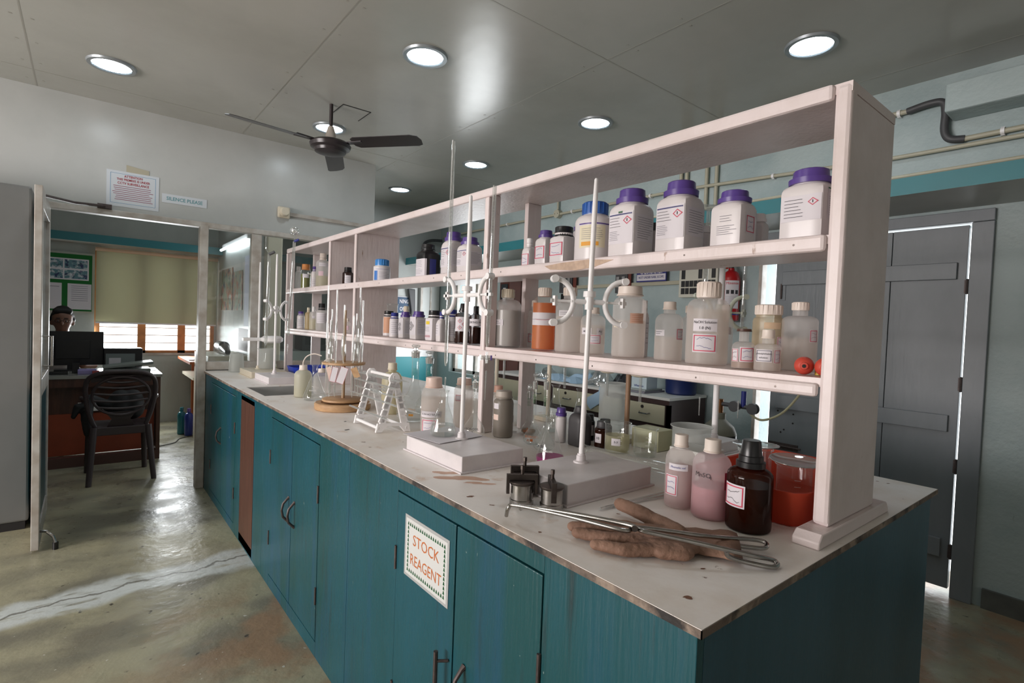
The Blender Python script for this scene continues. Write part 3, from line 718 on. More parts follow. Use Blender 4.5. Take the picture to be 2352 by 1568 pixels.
RB = [('base', M_label), ('border', M_red), ('hand', M_blueink, 2)]
RBK = [('base', M_label), ('border', M_red), ('hand', M_ink, 2)]
def PL(*ls): return [('base', M_label)]+list(ls)
LX, LY = (pi,), (-pi/2,)                                             # label on the side facing the aisle / facing the near end

def tall_label(r, extra=()):
    return [(LX, r*1.5, .22, .66, PL(('lines', M_ink, .5, .86, 4, .06, .6), ('lines', M_grey, .1, .42, 6, .06, .5), ('diamond', .80, .72, .26, M_red), ('band', mat('label head line', (60, 60, 110), .5), .9, .94, .04, .96)))] \
         + [(LY, r*1.4, .25, .62, PL(('lines', M_grey, .08, .92, 10, .08, .95)))]
def beaker(name, label, x, y, z, r, h, liq=None, group=None, marks=True, m=None, cat='beaker'):
    t = thing(name, label, cat, (x, y, z), group); c = (x, y, z); m = m or M_glass
    MB().loft(c, [(0, r*.9), (.004, r*.97), (.012, r), (h*.93, r), (h*.98, r*1.06), (h, r*1.1)], m, 36, cap1=False).build('body', t)
    rim = [Vector((x+r*1.1*cos(2*pi*k/40), y+r*1.1*sin(2*pi*k/40), z+h)) for k in range(41)]
    a0 = face_dir(c)+.8
    for p in rim:
        a = atan2(p.y-y, p.x-x); d = abs((a-a0+pi) % (2*pi)-pi)
        if d < .35: p.x += cos(a0)*r*.18*(1-d/.35); p.y += sin(a0)*r*.18*(1-d/.35); p.z += .003*(1-d/.35)
    MB().tube(rim, .0014, m, 8, False).build('rim', t)
    if liq: MB().loft((x, y, z+.003), [(0, r*.9), (.01, r*.965), (liq[0]*h, r*.965)], liq[1], 36).build('liquid', t)
    if marks:
        b = MB(); sk_ = Skin(c, r); fd = face_dir(c)
        for k in range(4): skin_label(b, sk_, fd+.2, r*.35, h*(.3+.14*k), h*(.3+.14*k)+.0009, [('base', M_white)], .0006)
        b.build('graduation', t)
    return t
def flask(name, label, x, y, z, r, h, neck=.26, liq=None, group=None, m=None):
    "conical flask"
    t = thing(name, label, 'flask', (x, y, z), group); c = (x, y, z); m = m or M_glass; rn = r*neck
    prof = [(0, r*.88), (.004, r*.97), (.012, r), (.022, r*.985), (h*.70, rn*1.18), (h*.76, rn), (h*.95, rn), (h*.985, rn*1.2), (h, rn*1.25)]
    MB().loft(c, prof, m, 36, cap1=False).build('body', t)
    MB().tube([(x+rn*1.25*cos(2*pi*k/24), y+rn*1.25*sin(2*pi*k/24), z+h) for k in range(25)], .0012, m, 6, False).build('rim', t)
    if liq:
        lv = liq[0]*h; rl = r+(rn*1.18-r)*max(0, (lv-.022))/(h*.70-.022)
        MB().loft((x, y, z+.003), [(0, r*.86), (.012, r*.96), (lv, rl*.96)], liq[1], 36).build('liquid', t)
    b = MB(); skin_label(b, Skin((x, y, z), r*.8), face_dir(c)-.2, r*.7, h*.27, h*.27+.008, [('text', 'BOROSIL', M_white, .5, 1.1)], .001); b.build('marking', t)
    return t
def volflask(name, label, x, y, z, r, h, rn, txt='BOROSIL', group=None, stopper='ball', tape=None, liq=None, tm=None):
    t = thing(name, label, 'flask', (x, y, z), group); c = (x, y, z); zb = r*2.05
    prof = [(0, r*.62), (.003, r*.74), (r*.28, r*.97), (r*.55, r), (r*.85, r*.93), (r*1.2, r*.72), (r*1.6, r*.42), (zb, rn*1.25), (zb+r*.3, rn), (h-.045, rn), (h-.04, rn*1.12), (h-.018, rn*1.2), (h-.016, rn*1.45), (h-.013, rn*1.45)]
    MB().loft(c, prof, M_glass, 36, cap1=False).build('body', t)
    MB().loft((x, y, z+h-.042), [(0, rn*1.15), (.026, rn*1.26)], M_ground, 20).build('ground_neck', t)
    b = MB()
    b.loft((x, y, z+h-.038), [(0, rn*.9), (.026, rn*1.05), (.03, rn*.5)], M_ground, 16)
    if stopper == 'ball': b.sphere((x, y, z+h+.006), rn*1.1, M_thin, 14, (1, 1, 1.25))
    else: b.tube([(x, y, z+h-.01), (x, y, z+h+.004)], rn*.5, M_thin, 8).loft((x, y, z+h+.002), [(0, rn*.5), (.006, rn*1.2), (.012, rn*1.3), (.015, rn*.9)], M_thin, 14)
    b.build('stopper', t)
    if liq: MB().loft((x, y, z+.003), [(0, r*.6), (r*.28, r*.93), (r*.5, r*.95)], liq, 28).build('liquid', t)
    b = MB(); fd = face_dir(c); sk_ = Skin(c, r*.93); tm = tm or M_orange
    skin_label(b, sk_, fd-.15, r*1.6, r*.66, r*.66+.016, [('text', txt, tm, .5, .75)], .0022)
    skin_label(b, sk_, fd-.3, r*.8, r*.36, r*.36+.014, [('text', 'A', tm, .5, .95, .3), ('band', tm, .2, .85, .5, .8)], .0035)
    b.build('marking', t)
    b = MB(); skin_label(b, Skin(c, rn), fd, rn*1.8, h*.62, h*.62+.035, [('lines', tape or M_green, 0, 1, 6, .05, .95)], .0008); b.build('neck_print', t)
    return t
def burette(name, label, x, y, z0, z1, r, tilt=(0, 0), top=None, cock=True, group=None, cockcol=None, cockz=.16):
    "graduated glass tube; tilt = metres its top leans"
    t = thing(name, label, 'burette', (x, y, z0), group); Lh = z1-z0
    P = lambda k: Vector((x+tilt[0]*k, y+tilt[1]*k, z0+Lh*k))
    MB().tube([P(0), P(cockz*.55)], [.0016, .003], M_thin, 10).tube([P(cockz), P(cockz+.02), P(1)], [.003, r, r], M_thin, 14, False).build('glass_tube', t)
    b = MB(); fd = atan2(CAM.y-y, CAM.x-x)
    for k in range(46):
        q = P(cockz+.06+(.78-cockz*.5)*k/46); wd = r*1.0 if k % 5 == 0 else r*.55
        c_ = q+Vector((cos(fd), sin(fd), 0))*(r+.0004); e = Vector((-sin(fd), cos(fd), 0))
        b.add([c_-e*wd*.5, c_+e*wd*.5, c_+e*wd*.5+Vector((0, 0, .0008)), c_-e*wd*.5+Vector((0, 0, .0008))], [(0, 1, 2, 3)], M_grey)
    b.build('graduation', t)
    if cock:
        q = P(cockz*.8); e = Vector((RT.x, RT.y, 0)).normalized()
        MB().tube([q-e*.012, q+e*.012], .0075, M_thin, 12).tube([q+Vector((0, 0, -.018)), q+Vector((0, 0, .018))], .0045, M_thin, 10).build('stopcock', t)
        MB().tube([q+e*.012, q+e*.017], .0082, cockcol or M_purple, 12).tube([q-e*.02, q-e*.012], .006, M_thin, 10).tube([q-e*.02+Vector((0, 0, -.009)), q-e*.02+Vector((0, 0, .009))], .0035, M_thin, 8).build('stopcock_key', t)
    if top: top(t, P(1))
    return t
def stand(name, label, x, y, z, bx, by, bh, rx, ry, rh, mb_=None, flange=True, rr_=.0075, mr=None, lean=(0, 0), coll=True, group=None):
    t = thing(name, label, 'burette stand', (x, y, z), group); m = mb_ or M_whiteb
    b = MB().box((x-bx/2, y-by/2, z+.0008), (x+bx/2, y+by/2, z+bh), m); b.build('base', t, smooth=0, bevel=.003)
    if flange: MB().box((x-bx/2-.008, y-by/2-.008, z+.0005), (x+bx/2+.008, y+by/2+.008, z+.005), m).build('base_lip', t, smooth=0, bevel=.001)
    zt = z+bh
    if coll: MB().loft((rx, ry, zt), [(0, .022), (.004, .021), (.006, .014), (.02, .0135), (.021, .0115), (.026, .011)], m, 24).build('collar', t)
    top = Vector((rx+lean[0], ry+lean[1], zt+rh))
    MB().tube([(rx, ry, zt), (rx+lean[0]*.9, ry+lean[1]*.9, zt+rh*.9), top-Vector((0, 0, .004)), top], [rr_, rr_, rr_*.75, rr_*.5], mr or M_white, 16).build('rod', t)
    return t
def cclamp(name, label, c, d, off=.12, R=.055, m=None, tilt=0, screws=True):
    "double burette clamp on a rod: crossbar, boss and two C-shaped jaws opening outwards"
    m = m or M_white; c = Vector(c); d = Vector(d).normalized(); up = Vector((0, 0, 1)); n = d.cross(up)
    t = thing(name, label, 'burette clamp', c)
    b = MB().tube([c-up*.022, c+up*.014], .0125, m, 16); b.tube([c+up*.014+Vector((0, 0, 0)), c+up*.03], [.019, .018], m, 10)
    b.build('boss', t)
    MB().tube([c-d*(off-R*.75), c+d*(off-R*.75)], .0075, m, 12).build('crossbar', t)
    for s in (-1, 1):
        o = c+d*s*off; pts = []
        for k in range(15):
            a = -pi/2*1.04+pi*1.04*k/14
            pts.append(o-d*s*R*.86*cos(a)+up*R*sin(a))
        j = MB().tube(pts, .0078, m, 10).build('jaw', t)
        b = MB()
        for e in (pts[0], pts[-1]): MB().tube([e-n*.012, e+n*.012], .0105, m, 14).build('roller', j)
        if screws:
            b = MB().tube([o-d*s*R*.95, o-d*s*.006], .0035, m, 8)
            b.box(o-Vector((.005, .005, .014)), o+Vector((.005, .005, .014)), m).box(o-d*s*.0-Vector((.005, .005, .005))-d*.012, o+Vector((.005, .005, .005))+d*.012, m)
            b.build('thumb_screw', j)
    return t
def tube_curve(name, pts, r, m, parent=None, n=8, sub=6):
    "smooth tube through control points"
    P = [Vector(p) for p in pts]; out = []
    for i in range(len(P)-1):
        p0, p1, p2, p3 = P[max(i-1, 0)], P[i], P[i+1], P[min(i+2, len(P)-1)]
        for k in range(sub):
            u = k/sub
            out.append(.5*((2*p1)+(p2-p0)*u+(2*p0-5*p1+4*p2-p3)*u*u+(3*p1-p0-3*p2+p3)*u**3))
    out.append(P[-1]); return MB().tube(out, r, m, n).build(name, parent)

# ================================================================== upper shelf
G1 = 'reagent jars on the upper shelf'
def jar(label, cx, x, z, top, wid, capm, style='flange', neck=.80, sq=7, labels=None, group=G1, capshare=.2, sh=(.66, .82), name='reagent_jar', body=None, cat='jar', capk=1.0, **k):
    x, y, r, h = onx(cx, x, z+.0008, top, wid)
    r = r/(1.28 if sq > 3 else 1)
    return vessel(name, label, cat, x, y, z+.0008, r, h, body or M_jar, neck, (capshare, capm, style, capk), sh, sq, labels=labels(r) if callable(labels) else (labels or ()), group=group, **k)
TL = tall_label
jar('big square white jar with purple cap at the right end of the upper shelf', 1858, .64, Z1, 393, 126, M_purple, labels=lambda r: [(LY, r*1.1, .3, .7, PL(('lines', M_grey, .08, .75, 9, .1, .9), ('lines', M_ink, .82, .95, 1, .1, 1.0), ('band', M_dg, .96, 1.0, 0, 1))), (LX, r*1.5, .28, .62, PL(('lines', M_ink, .1, .9, 6, .1, .6), ('diamond', .82, .7, .3, M_red)))])
jar('white jar with purple cap and a pink framed sticker round its right edge', 1684, .65, Z1, 441, 100, M_purple, labels=lambda r: [(LX, r*1.4, .2, .62, [('lines', M_grey, .6, .9, 3, .3, .9), ('lines', M_grey, .1, .5, 5, .2, .95)]), (LY, r*.9, .28, .58, RB)])
jar('tallest white jar with purple cap and hazard diamond, mid upper shelf', 1560, .65, Z1, 420, 106, M_purple, labels=TL)
jar('tall white purple-capped jar with a green flash on its label, beside the blue-capped jar', 1448, .65, Z1, 438, 99, M_purple, labels=lambda r: TL(r)+[(LX, r*.3, .64, .67, [('base', M_dg)])])
jar('round white jar with ribbed blue cap and cream label, on the chipped shelf edge', 1364, .62, Z1, 467, 82, M_blue, 'ribbed', sq=2.6, neck=.68, capshare=.21, capk=1.05, labels=lambda r: [(-.15, r*1.5, .22, .58, [('base', mat('cream label', (224, 214, 186), .6)), ('lines', M_grey, .35, .9, 6, .1, .9), ('band', mat('orange hazard box', (226, 160, 60), .6), .08, .26, .1, .75)]), (0, r*1.9, .6, .62, [('base', M_purple)])])
jar('dark-capped white jar half hidden behind two tall purple-capped jars', 1503, .74, Z1, 513, 44, M_dgrey, labels=lambda r: [(LX, r, .2, .5, PL(('lines', M_ink, .1, .9, 6, .1, .9)))])
jar('low white jar half hidden behind the tallest purple-capped jar', 1620, .76, Z1, 520, 42, M_white)
jar('white jar hidden behind the one with the pink framed sticker', 1742, .755, Z1, 492, 44, M_white)
jar('purple-capped jar standing behind the black-capped one on the upper shelf', 1335, .73, Z1, 508, 52, M_purple, labels=lambda r: [(LX, r*1.2, .2, .5, RB)])
jar('white jar with shiny black cap and pink framed handwritten label', 1294, .62, Z1, 522, 62, M_black, 'plain', neck=.88, capshare=.24, labels=lambda r: [(LX, r*1.6, .22, .6, RB)])
jar('small white jar with purple cap, second from the left post of the near section', 1253, .62, Z1, 530, 48, M_purple, labels=lambda r: [(LX, r*1.6, .2, .58, RB)])
jar('smallest white bottle with white cap beside the back post of the upper shelf', 1216, .62, Z1, 548, 35, M_white, 'plain', neck=.5, sh=(.55, .72), sq=5, name='reagent_bottle', cat='bottle', labels=lambda r: [(LX, r*1.7, .08, .5, RB)])
jar('white jar with purple cap beside the middle divider on the upper shelf', 1078, .64, Z1, 546, 58, M_purple, labels=TL)
jar('tall white jar with purple cap behind the clamped burette, upper shelf', 1040, .68, Z1, 534, 56, M_purple, labels=TL)
jar('glossy black square jar on the upper shelf', 983, .62, Z1, 562, 56, M_black, 'plain', neck=.72, body=M_black, labels=lambda r: [(LX, r*1.9, .05, .55, PL(('lines', M_grey, .5, .95, 5, .1, .9), ('lines', M_grey, .1, .45, 4, .1, .9))), (LY, r*.7, .05, .55, [('base', M_navy)])])
jar('clear looking jar with bright blue cap alone beside the left divider, upper shelf', 877, .62, Z1, 596, 38, mat('bright blue cap', (50, 130, 200), .3), 'ribbed', sq=2, neck=.8, capshare=.28, labels=lambda r: [(.1, r*2.2, .08, .62, PL(('band', mat('label blue', (40, 110, 190), .5), .0, .75, 0, .22), ('lines', M_blueink, .8, .95, 1, .1, .9), ('lines', M_grey, .2, .7, 4, .3, .9)))])
# small things of the far upper compartments
jar('small amber bottle with blue cap in the narrow upper compartment', 775, .62, Z1, 619, 14, M_navy, 'plain', .75, 2, [(0, .02, .1, .5, PL())], body=M_amber, name='reagent_bottle', cat='bottle', capshare=.36)
jar('short amber jar with black cap and white label in the narrow upper compartment', 799, .62, Z1, 614, 24, M_black, 'plain', .7, 2, [(0, .04, .1, .55, PL(('lines', M_grey, .2, .8, 3, .1, .9)))], body=M_amber, capshare=.25)
jar('tiny dark jar at the back of the narrow upper compartment', 786, .72, Z1, 630, 10, M_black, 'plain', .8, 2, body=M_black)
jar('large cloudy bottle with white cap in the far upper compartment', 741, .64, Z1, 582, 30, M_frostcap, 'plain', .5, 2, [(.1, .07, .62, .72, PL(('lines', M_grey, .2, .8, 1, .1, .9))), (-.3, .035, .35, .48, [('base', mat('pink label', (226, 196, 206), .6))])], body=M_frost, name='reagent_bottle', cat='bottle', capshare=.17, sh=(.68, .8), liq=(.35, M_liqy))
jar('white jar with purple cap among the bottles of the far upper compartment', 722, .60, Z1, 612, 14, M_purple, 'plain', .6, 2, [(0, .04, .1, .5, PL(('lines', M_grey, .2, .8, 3, .1, .9)))], name='reagent_bottle', cat='bottle')
jar('glass jar of olive liquid with orange cap, far upper compartment', 702, .60, Z1, 607, 22, mat('orange cap', (200, 130, 70), .5), 'plain', .8, 2, [(0, .05, .45, .6, PL())], body=M_glass, liq=(.6, mat('olive liquid', (120, 120, 60), .2)))
jar('thin clear bottle with white cap at the left end of the upper shelf', 685, .62, Z1, 612, 13, M_white, 'plain', .7, 2, body=M_frost, name='reagent_bottle', cat='bottle')
jar('short pale jar between the olive jar and the purple-capped one', 713, .70, Z1, 628, 12, M_cream, 'plain', .8, 2, body=M_frost)

# ================================================================== middle shelf, near section: cloudy solution bottles
G2 = 'cloudy solution bottles on the middle shelf'
def bot(label, cx, x, top, wid, neck=.42, cap=(.13, M_frostcap, 'ribbed', 1.12), sh=(.66, .8), liq=None, labels=(), body=None, z=Z2, group=G2, name='solution_bottle', cat='bottle', **k):
    x, y, r, h = onx(cx, x, z+.0008, top, wid)
    return vessel(name, label, cat, x, y, z+.0008, r, h, body or M_frost, neck, cap, sh, 2, liq, labels(r, h) if callable(labels) else labels, group, **k)
bot('big cloudy bottle labelled NaOH Solution 1.0 (N), tallest in its row', 1623, .64, 648, 92, .52, (.19, M_frostcap, 'ribbed', 1.1), (.68, .8), (.66, M_liq), lambda r, h: [(-.12, r*1.15, .40, .55, PL(('text', 'NaOH Solution', M_ink, .72, .3), ('text', '1.0 (N)', M_ink, .27, .3))), (-.12, r*1.15, .15, .37, RB)])
bot('cloudy square-shouldered bottle with ridged seam, left of the NaOH bottle', 1535, .66, 693, 62, .42, (.12, M_frostcap, 'plain', 1.1), (.66, .8), (.4, M_liq), lambda r, h: [(-.7, r*.8, .42, .52, PL(('lines', M_ink, .2, .8, 2, .1, .9))), (.9, r*.7, .36, .55, RB)])
bot('cloudy bottle peeping out behind, left of the NaOH bottle', 1580, .76, 702, 36)
bot('cloudy bottle peeping out behind, right of the NaOH bottle', 1664, .75, 700, 34, labels=lambda r, h: [(.0, r*1.6, .5, .62, PL(('text', 'er', M_ink, .5, .6)))])
bot('wide-mouthed clear plastic jar of water behind the right C-shaped jaw', 1443, .65, 658, 75, .70, (.12, M_frostcap, 'plain', 1.06), (.72, .84), (.52, M_liq), lambda r, h: [(.5, r*.9, .48, .62, [('base', mat('faded orange label', (216, 176, 156), .7)), ('lines', mat('faded print', (200, 130, 100), .7), .1, .9, 4, .1, .9)]), (-.75, r*.6, .42, .5, [('base', M_cream)])], name='solution_jar', cat='jar')
jar('slim white jar standing behind the wide-mouthed clear jar', 1478, .74, Z2, 690, 22, M_white, 'plain', .7, 4, lambda r: [(LY, r*1.2, .15, .7, PL(('lines', M_ink, .1, .9, 5, .1, .9)))], group=G2)
bot('cloudy bottle with a cut-off word label, right beside the white stand rod', 1361, .66, 706, 56, .45, (.12, M_frostcap, 'plain', 1.1), (.7, .84), (.62, M_liq), lambda r, h: [(-.55, r*.9, .42, .56, PL(('text', 'ution', M_ink, .5, .5))), (.6, r*.6, .42, .56, PL(('text', 'Ac', M_ink, .5, .5))), (.2, r*1.0, .22, .42, RB)])
bot('tall cloudy bottle behind the left C-shaped jaw', 1306, .64, 660, 62, .46, (.13, M_frostcap, 'ribbed', 1.1), (.68, .82), (.55, M_liq), lambda r, h: [(-.3, r*1.1, .55, .64, PL(('lines', M_ink, .2, .8, 2, .1, .9)))])
bot('bottle filled with bright orange solution and wrapped with a white label band', 1248, .62, 661, 54, .52, (.14, M_frostcap, 'ribbed', 1.1), (.745, .86), (.755, M_liqo), lambda r, h: [(0, r*2.5, .40, .60, PL(('band', M_ink, .46, .48, 0, 1), ('hand', M_red, 1)))], body=M_soft)
bot('grey cloudy bottle half hidden behind the orange solution bottle', 1226, .76, 690, 30, labels=lambda r, h: [(-.3, r*1.4, .1, .3, RB)])
bot('tall bottle of grey clear solution at the left of the near section', 1164, .64, 664, 63, .42, (.15, M_cream, 'ribbed', 1.12), (.70, .82), (.63, mat('greyish water', (160, 160, 156), .2)), lambda r, h: [(-.75, r*.9, .37, .47, PL(('lines', M_ink, .2, .8, 2, .1, .9)))], body=M_frost)
bot('small bottle topped by a rusty lid with a red framed label', 1708, .60, 755, 50, .42, (.06, M_brown, 'plain', 1.5), (.52, .68), (.28, M_liqb), lambda r, h: [(-.75, r*.7, .18, .5, RBK), (.35, r*1.3, .18, .55, RB)])
bot('wide brownish jar with screw cap behind two small indicator bottles', 1762, .70, 700, 66, .82, (.16, M_frostcap, 'ribbed', 1.06), (.72, .8), None, lambda r, h: [(.3, r*1.1, .62, .72, [('base', mat('old tan label', (206, 180, 150), .7))]), (.9, r*.6, .3, .5, RB)], body=see('yellowed plastic', (206, 190, 160), .6), name='solution_jar', cat='jar')
bot('small phenolphthalein indicator bottle with grey framed label', 1764, .60, 757, 57, .44, (.19, M_frostcap, 'plain', 1.1), (.55, .66), (.3, M_liq), lambda r, h: [(-.3, r*1.25, .22, .52, PL(('text', 'phenolphthalein', M_ink, .66, .2), ('text', 'solution', M_ink, .35, .2), ('border', M_grey))), (.75, r*.6, .2, .52, RB)])
bot('half full cloudy bottle beside the end panel, behind the rubber bulb', 1834, .72, 694, 76, .42, (.12, M_frostcap, 'ribbed', 1.12), (.72, .8), (.48, M_liq), lambda r, h: [(.85, r*.6, .42, .6, RBK)])
# rubber bulbs on the shelf edge
for cx, cy, lab in ((1849, 845, 'orange-red rubber bulb with its mouth towards the aisle on the middle shelf'), (1897, 848, 'second red rubber bulb cut off by the end post')):
    q = onx(cx, .575, Z2, cy-20, 46); x, y, r, h = q; r = .021
    t = thing('rubber_bulb', lab, 'rubber bulb', (x, y, Z2+.0008))
    d = Vector((CAM.x-x, CAM.y-y, 0)).normalized()
    MB().sphere((x, y, Z2+r+.001), r, M_rubber, 24).loft((x, y, Z2+r+.001), [(r*.8, r*.45), (r*1.12, r*.38), (r*1.13, r*.2), (r*.9, r*.18)], M_rubber, 20, ax=d).build('bulb', t)
    MB().loft(Vector((x, y, Z2+r+.001))+d*r*1.135, [(0, r*.2), (.0005, r*.2)], M_dark, 14, ax=d).build('mouth', t)
q = onx(1882, .60, Z2, 840, 9)
tag(MB().tube([(q[0], q[1], Z2+.001), (q[0], q[1], Z2+.028)], .007, mat('yellow plastic', (214, 176, 70), .4), 10).build('stopper'), 'tiny yellow stopper between the two rubber bulbs', 'stopper')

# ---- middle shelf, centre section
G3 = 'reagent bottles in the centre of the middle shelf'
def j3(label, cx, x, top, wid, capm, style='flange', **k): return jar(label, cx, x, Z2, top, wid, capm, style, group=G3, **k)
j3('amber bottle with ORTHO PH label next to the front post', 1092, .62, 703, 30, M_black, 'plain', neck=.42, sq=2, sh=(.68, .82), body=M_amber, name='reagent_bottle', cat='bottle', liq=(.45, M_ambl), labels=lambda r: [(-.1, r*2.1, .48, .66, PL(('text', 'ORTHO PH', M_ink, .5, .45)))])
j3('amber bottle with flared black cap and hazard label', 1063, .62, 697, 38, M_black, 'cone', neck=.42, sq=2, sh=(.66, .80), capshare=.22, body=M_amber, name='reagent_bottle', cat='bottle', liq=(.3, mat('brown liquid in amber', (70, 40, 26), .2)), labels=lambda r: [(-.1, r*2.0, .30, .66, PL(('diamond', .35, .72, .3, M_red), ('diamond', .6, .5, .3, M_red), ('diamond', .35, .26, .3, M_red)))])
j3('white bottle with tall dark blue cap right behind the left burette', 1036, .66, 711, 30, M_navy, 'plain', neck=.85, sq=2, capshare=.2, name='reagent_bottle', cat='bottle', labels=lambda r: [(0, r*1.5, .15, .7, PL(('lines', M_grey, .1, .9, 7, .1, .9)))])
j3('white bottle with a blue-violet cap and sloping shoulder, left of the dark blue cap', 1014, .60, 716, 26, M_navy, 'plain', neck=.5, sq=5, sh=(.55, .75), name='reagent_bottle', cat='bottle', labels=lambda r: [(LX, r*1.4, .2, .6, PL(('lines', M_ink, .1, .9, 4, .1, .7)))])
j3('white jar with broad black cap and yellow shield on the label', 997, .61, 713, 42, M_black, 'plain', neck=.82, capshare=.22, sq=5, labels=lambda r: [(LX, r*1.7, .06, .72, PL(('band', mat('yellow shield', (226, 196, 50), .5), .72, .88, .25, .75), ('lines', M_ink, .36, .62, 3, .1, .95), *[('diamond', .14+.2*k, .13, .13, M_red) for k in range(4)]))])
j3('white jar with purple cap, the right one of a purple pair', 961, .61, 715, 40, M_purple, labels=lambda r: [(LX, r*1.5, .15, .8, PL(('diamond', .3, .62, .26, M_ink), ('diamond', .62, .5, .2, M_ink), ('diamond', .3, .36, .26, M_ink))), (LY, r*1.3, .15, .75, PL(('lines', M_grey, .1, .9, 8, .1, .9)))])
j3('white jar with purple cap, the left one of a purple pair', 931, .62, 716, 32, M_purple, labels=lambda r: [(LX, r*1.5, .15, .75, PL(('diamond', .4, .6, .26, M_ink), ('diamond', .4, .34, .26, M_ink))), (LY, r*1.2, .15, .7, PL(('lines', M_grey, .1, .9, 8, .1, .9)))])
j3('slim white bottle with navy cap, left of the purple pair', 906, .62, 718, 23, M_navy, 'plain', neck=.75, capshare=.22, sq=2, name='reagent_bottle', cat='bottle', labels=lambda r: [(0, r*1.6, .1, .7, PL(('lines', M_grey, .1, .9, 6, .1, .9)))])
j3('orange-labelled white bottle with black cap close to the left divider', 893, .68, 714, 26, M_black, 'plain', neck=.85, sq=2, labels=lambda r: [(0, r*2.2, .12, .75, [('base', mat('faded orange panel', (200, 150, 120), .6))])], name='reagent_bottle', cat='bottle')
j3('pale bottle with beige cap sticking up behind the purple pair', 932, .76, 703, 20, M_cream, 'plain', neck=.6, sq=2, body=M_frost, name='reagent_bottle', cat='bottle')
x, y, r, h = onx(900, .74, Z2+.001, 698, 24); beaker('glass_beaker', 'small glass beaker at the back by the left divider of the middle shelf', x, y, Z2+.001, r, h)
# ---- middle shelf, far sections
jar('white bottle with dark purple cap at the far left of the middle shelf', 691, .62, Z2, 715, 17, M_purple, 'plain', .7, 2, [(0, .05, .1, .6, PL(('lines', M_ink, .1, .9, 4, .1, .9)))], group='bottles on the far part of the middle shelf', name='reagent_bottle', cat='bottle')
jar('beige bottle with tan cap between the dark purple cap and the yellowish one', 708, .62, Z2, 706, 15, M_cream, 'plain', .45, 2, body=see('beige plastic', (206, 186, 146), .8), group='bottles on the far part of the middle shelf', name='reagent_bottle', cat='bottle')
jar('bottle of yellowish liquid with white cap, far middle shelf', 720, .63, Z2, 704, 18, M_white, 'plain', .45, 2, [(0, .02, .5, .6, PL())], body=M_frost, liq=(.45, M_liqy), group='bottles on the far part of the middle shelf', name='reagent_bottle', cat='bottle')
jar('big pale bottle with black and red cap in the far middle compartment', 739, .60, Z2, 697, 26, M_black, 'plain', .62, 2, [(.1, .09, .28, .66, PL(('lines', M_grey, .1, .9, 5, .1, .9)))], body=M_frost, group='bottles on the far part of the middle shelf', name='reagent_bottle', cat='bottle', capshare=.22)
jar('small bottle with black cap and foil body in the narrow middle compartment', 776, .62, Z2, 731, 12, M_black, 'plain', .75, 2, [(0, .03, .2, .6, PL(('lines', M_ink, .1, .9, 3, .1, .9)))], group='bottles on the far part of the middle shelf', name='reagent_bottle', cat='bottle')
jar('small pale bottle with pink sticker in the narrow middle compartment', 798, .62, Z2, 731, 14, M_frostcap, 'plain', .5, 2, [(-.2, .03, .2, .5, [('base', mat('pink label', (226, 196, 206), .6))])], body=M_frost, group='bottles on the far part of the middle shelf', name='reagent_bottle', cat='bottle')

# ================================================================== burette stands and clamps
zt = H+.0508
stand('burette_stand', 'white burette stand with a sheet of paper on its base, clear flask on top', .252, 1.03, H, .235, .345, .05, .268, 1.064, .821, lean=(.0, -.006))
cclamp('burette_clamp', 'white double burette clamp holding two glass burettes on the paper-topped stand', (.268, 1.062, 1.458), (0, 1, 0), .125, .058)
burette('burette', 'long glass burette standing tall above the clear flask, left jaw of the clamp', .273, 1.188, H+.20, 2.005, .0066, (-.002, -.004), cock=False, cockz=.10)
burette('burette', 'glass burette with purple-ended stopcock in the right jaw, in front of the divider', .268, .938, H+.20, 1.80, .0062, (.0, -.012), cockz=.25)
stand('burette_stand', 'white stand nearest the camera, its broad base behind the steel jars, empty jaws', .365, .590, H, .335, .215, .055, .388, .621, .811, lean=(.002, -.012))
cclamp('burette_clamp', 'white double clamp with open empty jaws in front of the cloudy bottles', (.389, .616, 1.437), (.86, -.5, 0), .100, .062)
stand('burette_stand', 'white burette stand beside the sink near the glass partition', .312, 3.40, H, .235, .36, .045, .291, 3.456, .829)
cclamp('burette_clamp', 'small looking white clamp on the far burette stand near the partition', (.292, 3.455, 1.405), (.8, .6, 0), .10, .062, screws=False)
def bulbtop(t, p):
    MB().tube([p, p+Vector((0, 0, .05))], .004, M_thin, 8).sphere(p+Vector((0, 0, .075)), .03, M_ground, 18).build('bulb', t)
    e = Vector((RT.x, RT.y, .5)).normalized(); MB().tube([p, p+e*.035], .009, M_navy, 10).build('key', t)
burette('burette', 'far burette topped with a frosted round bulb and a blue key', .385, 3.50, 1.10, 1.90, .010, (.03, 0), top=bulbtop, cock=False)
def bend(t, p):
    e = Vector((RT.x, RT.y, .5)).normalized(); MB().tube([p, p+e*.04], .010, M_dgrey, 10).build('key', t)
    MB().tube([p, p+Vector((-.02, .01, .04)), p+Vector((-.02, .01, .12))], .004, M_thin, 8).build('side_tube', t)
burette('burette', 'far burette with a dark grey key and bent top, left jaw of the far clamp', .215, 3.40, 1.05, 1.78, .010, (.01, .0), top=bend, cock=False)
stand('funnel_stand', 'yellowed stand with a funnel ring behind the far burette stand', .30, 3.80, H, .24, .36, .045, .28, 3.86, .80, mb_=M_cream)
t = thing('funnel_holder', 'old white funnel ring clamped on the yellowed far stand', 'funnel holder', (.28, 3.86, 1.19))
MB().box((.17, 3.84, 1.175), (.42, 3.88, 1.20), M_white).build('arm', t, smooth=0, bevel=.004)
MB().loft((.36, 3.80, 1.165), [(0, .055), (.012, .075), (.035, .078), (.05, .06), (.052, .05)], M_white, 24).build('ring', t)

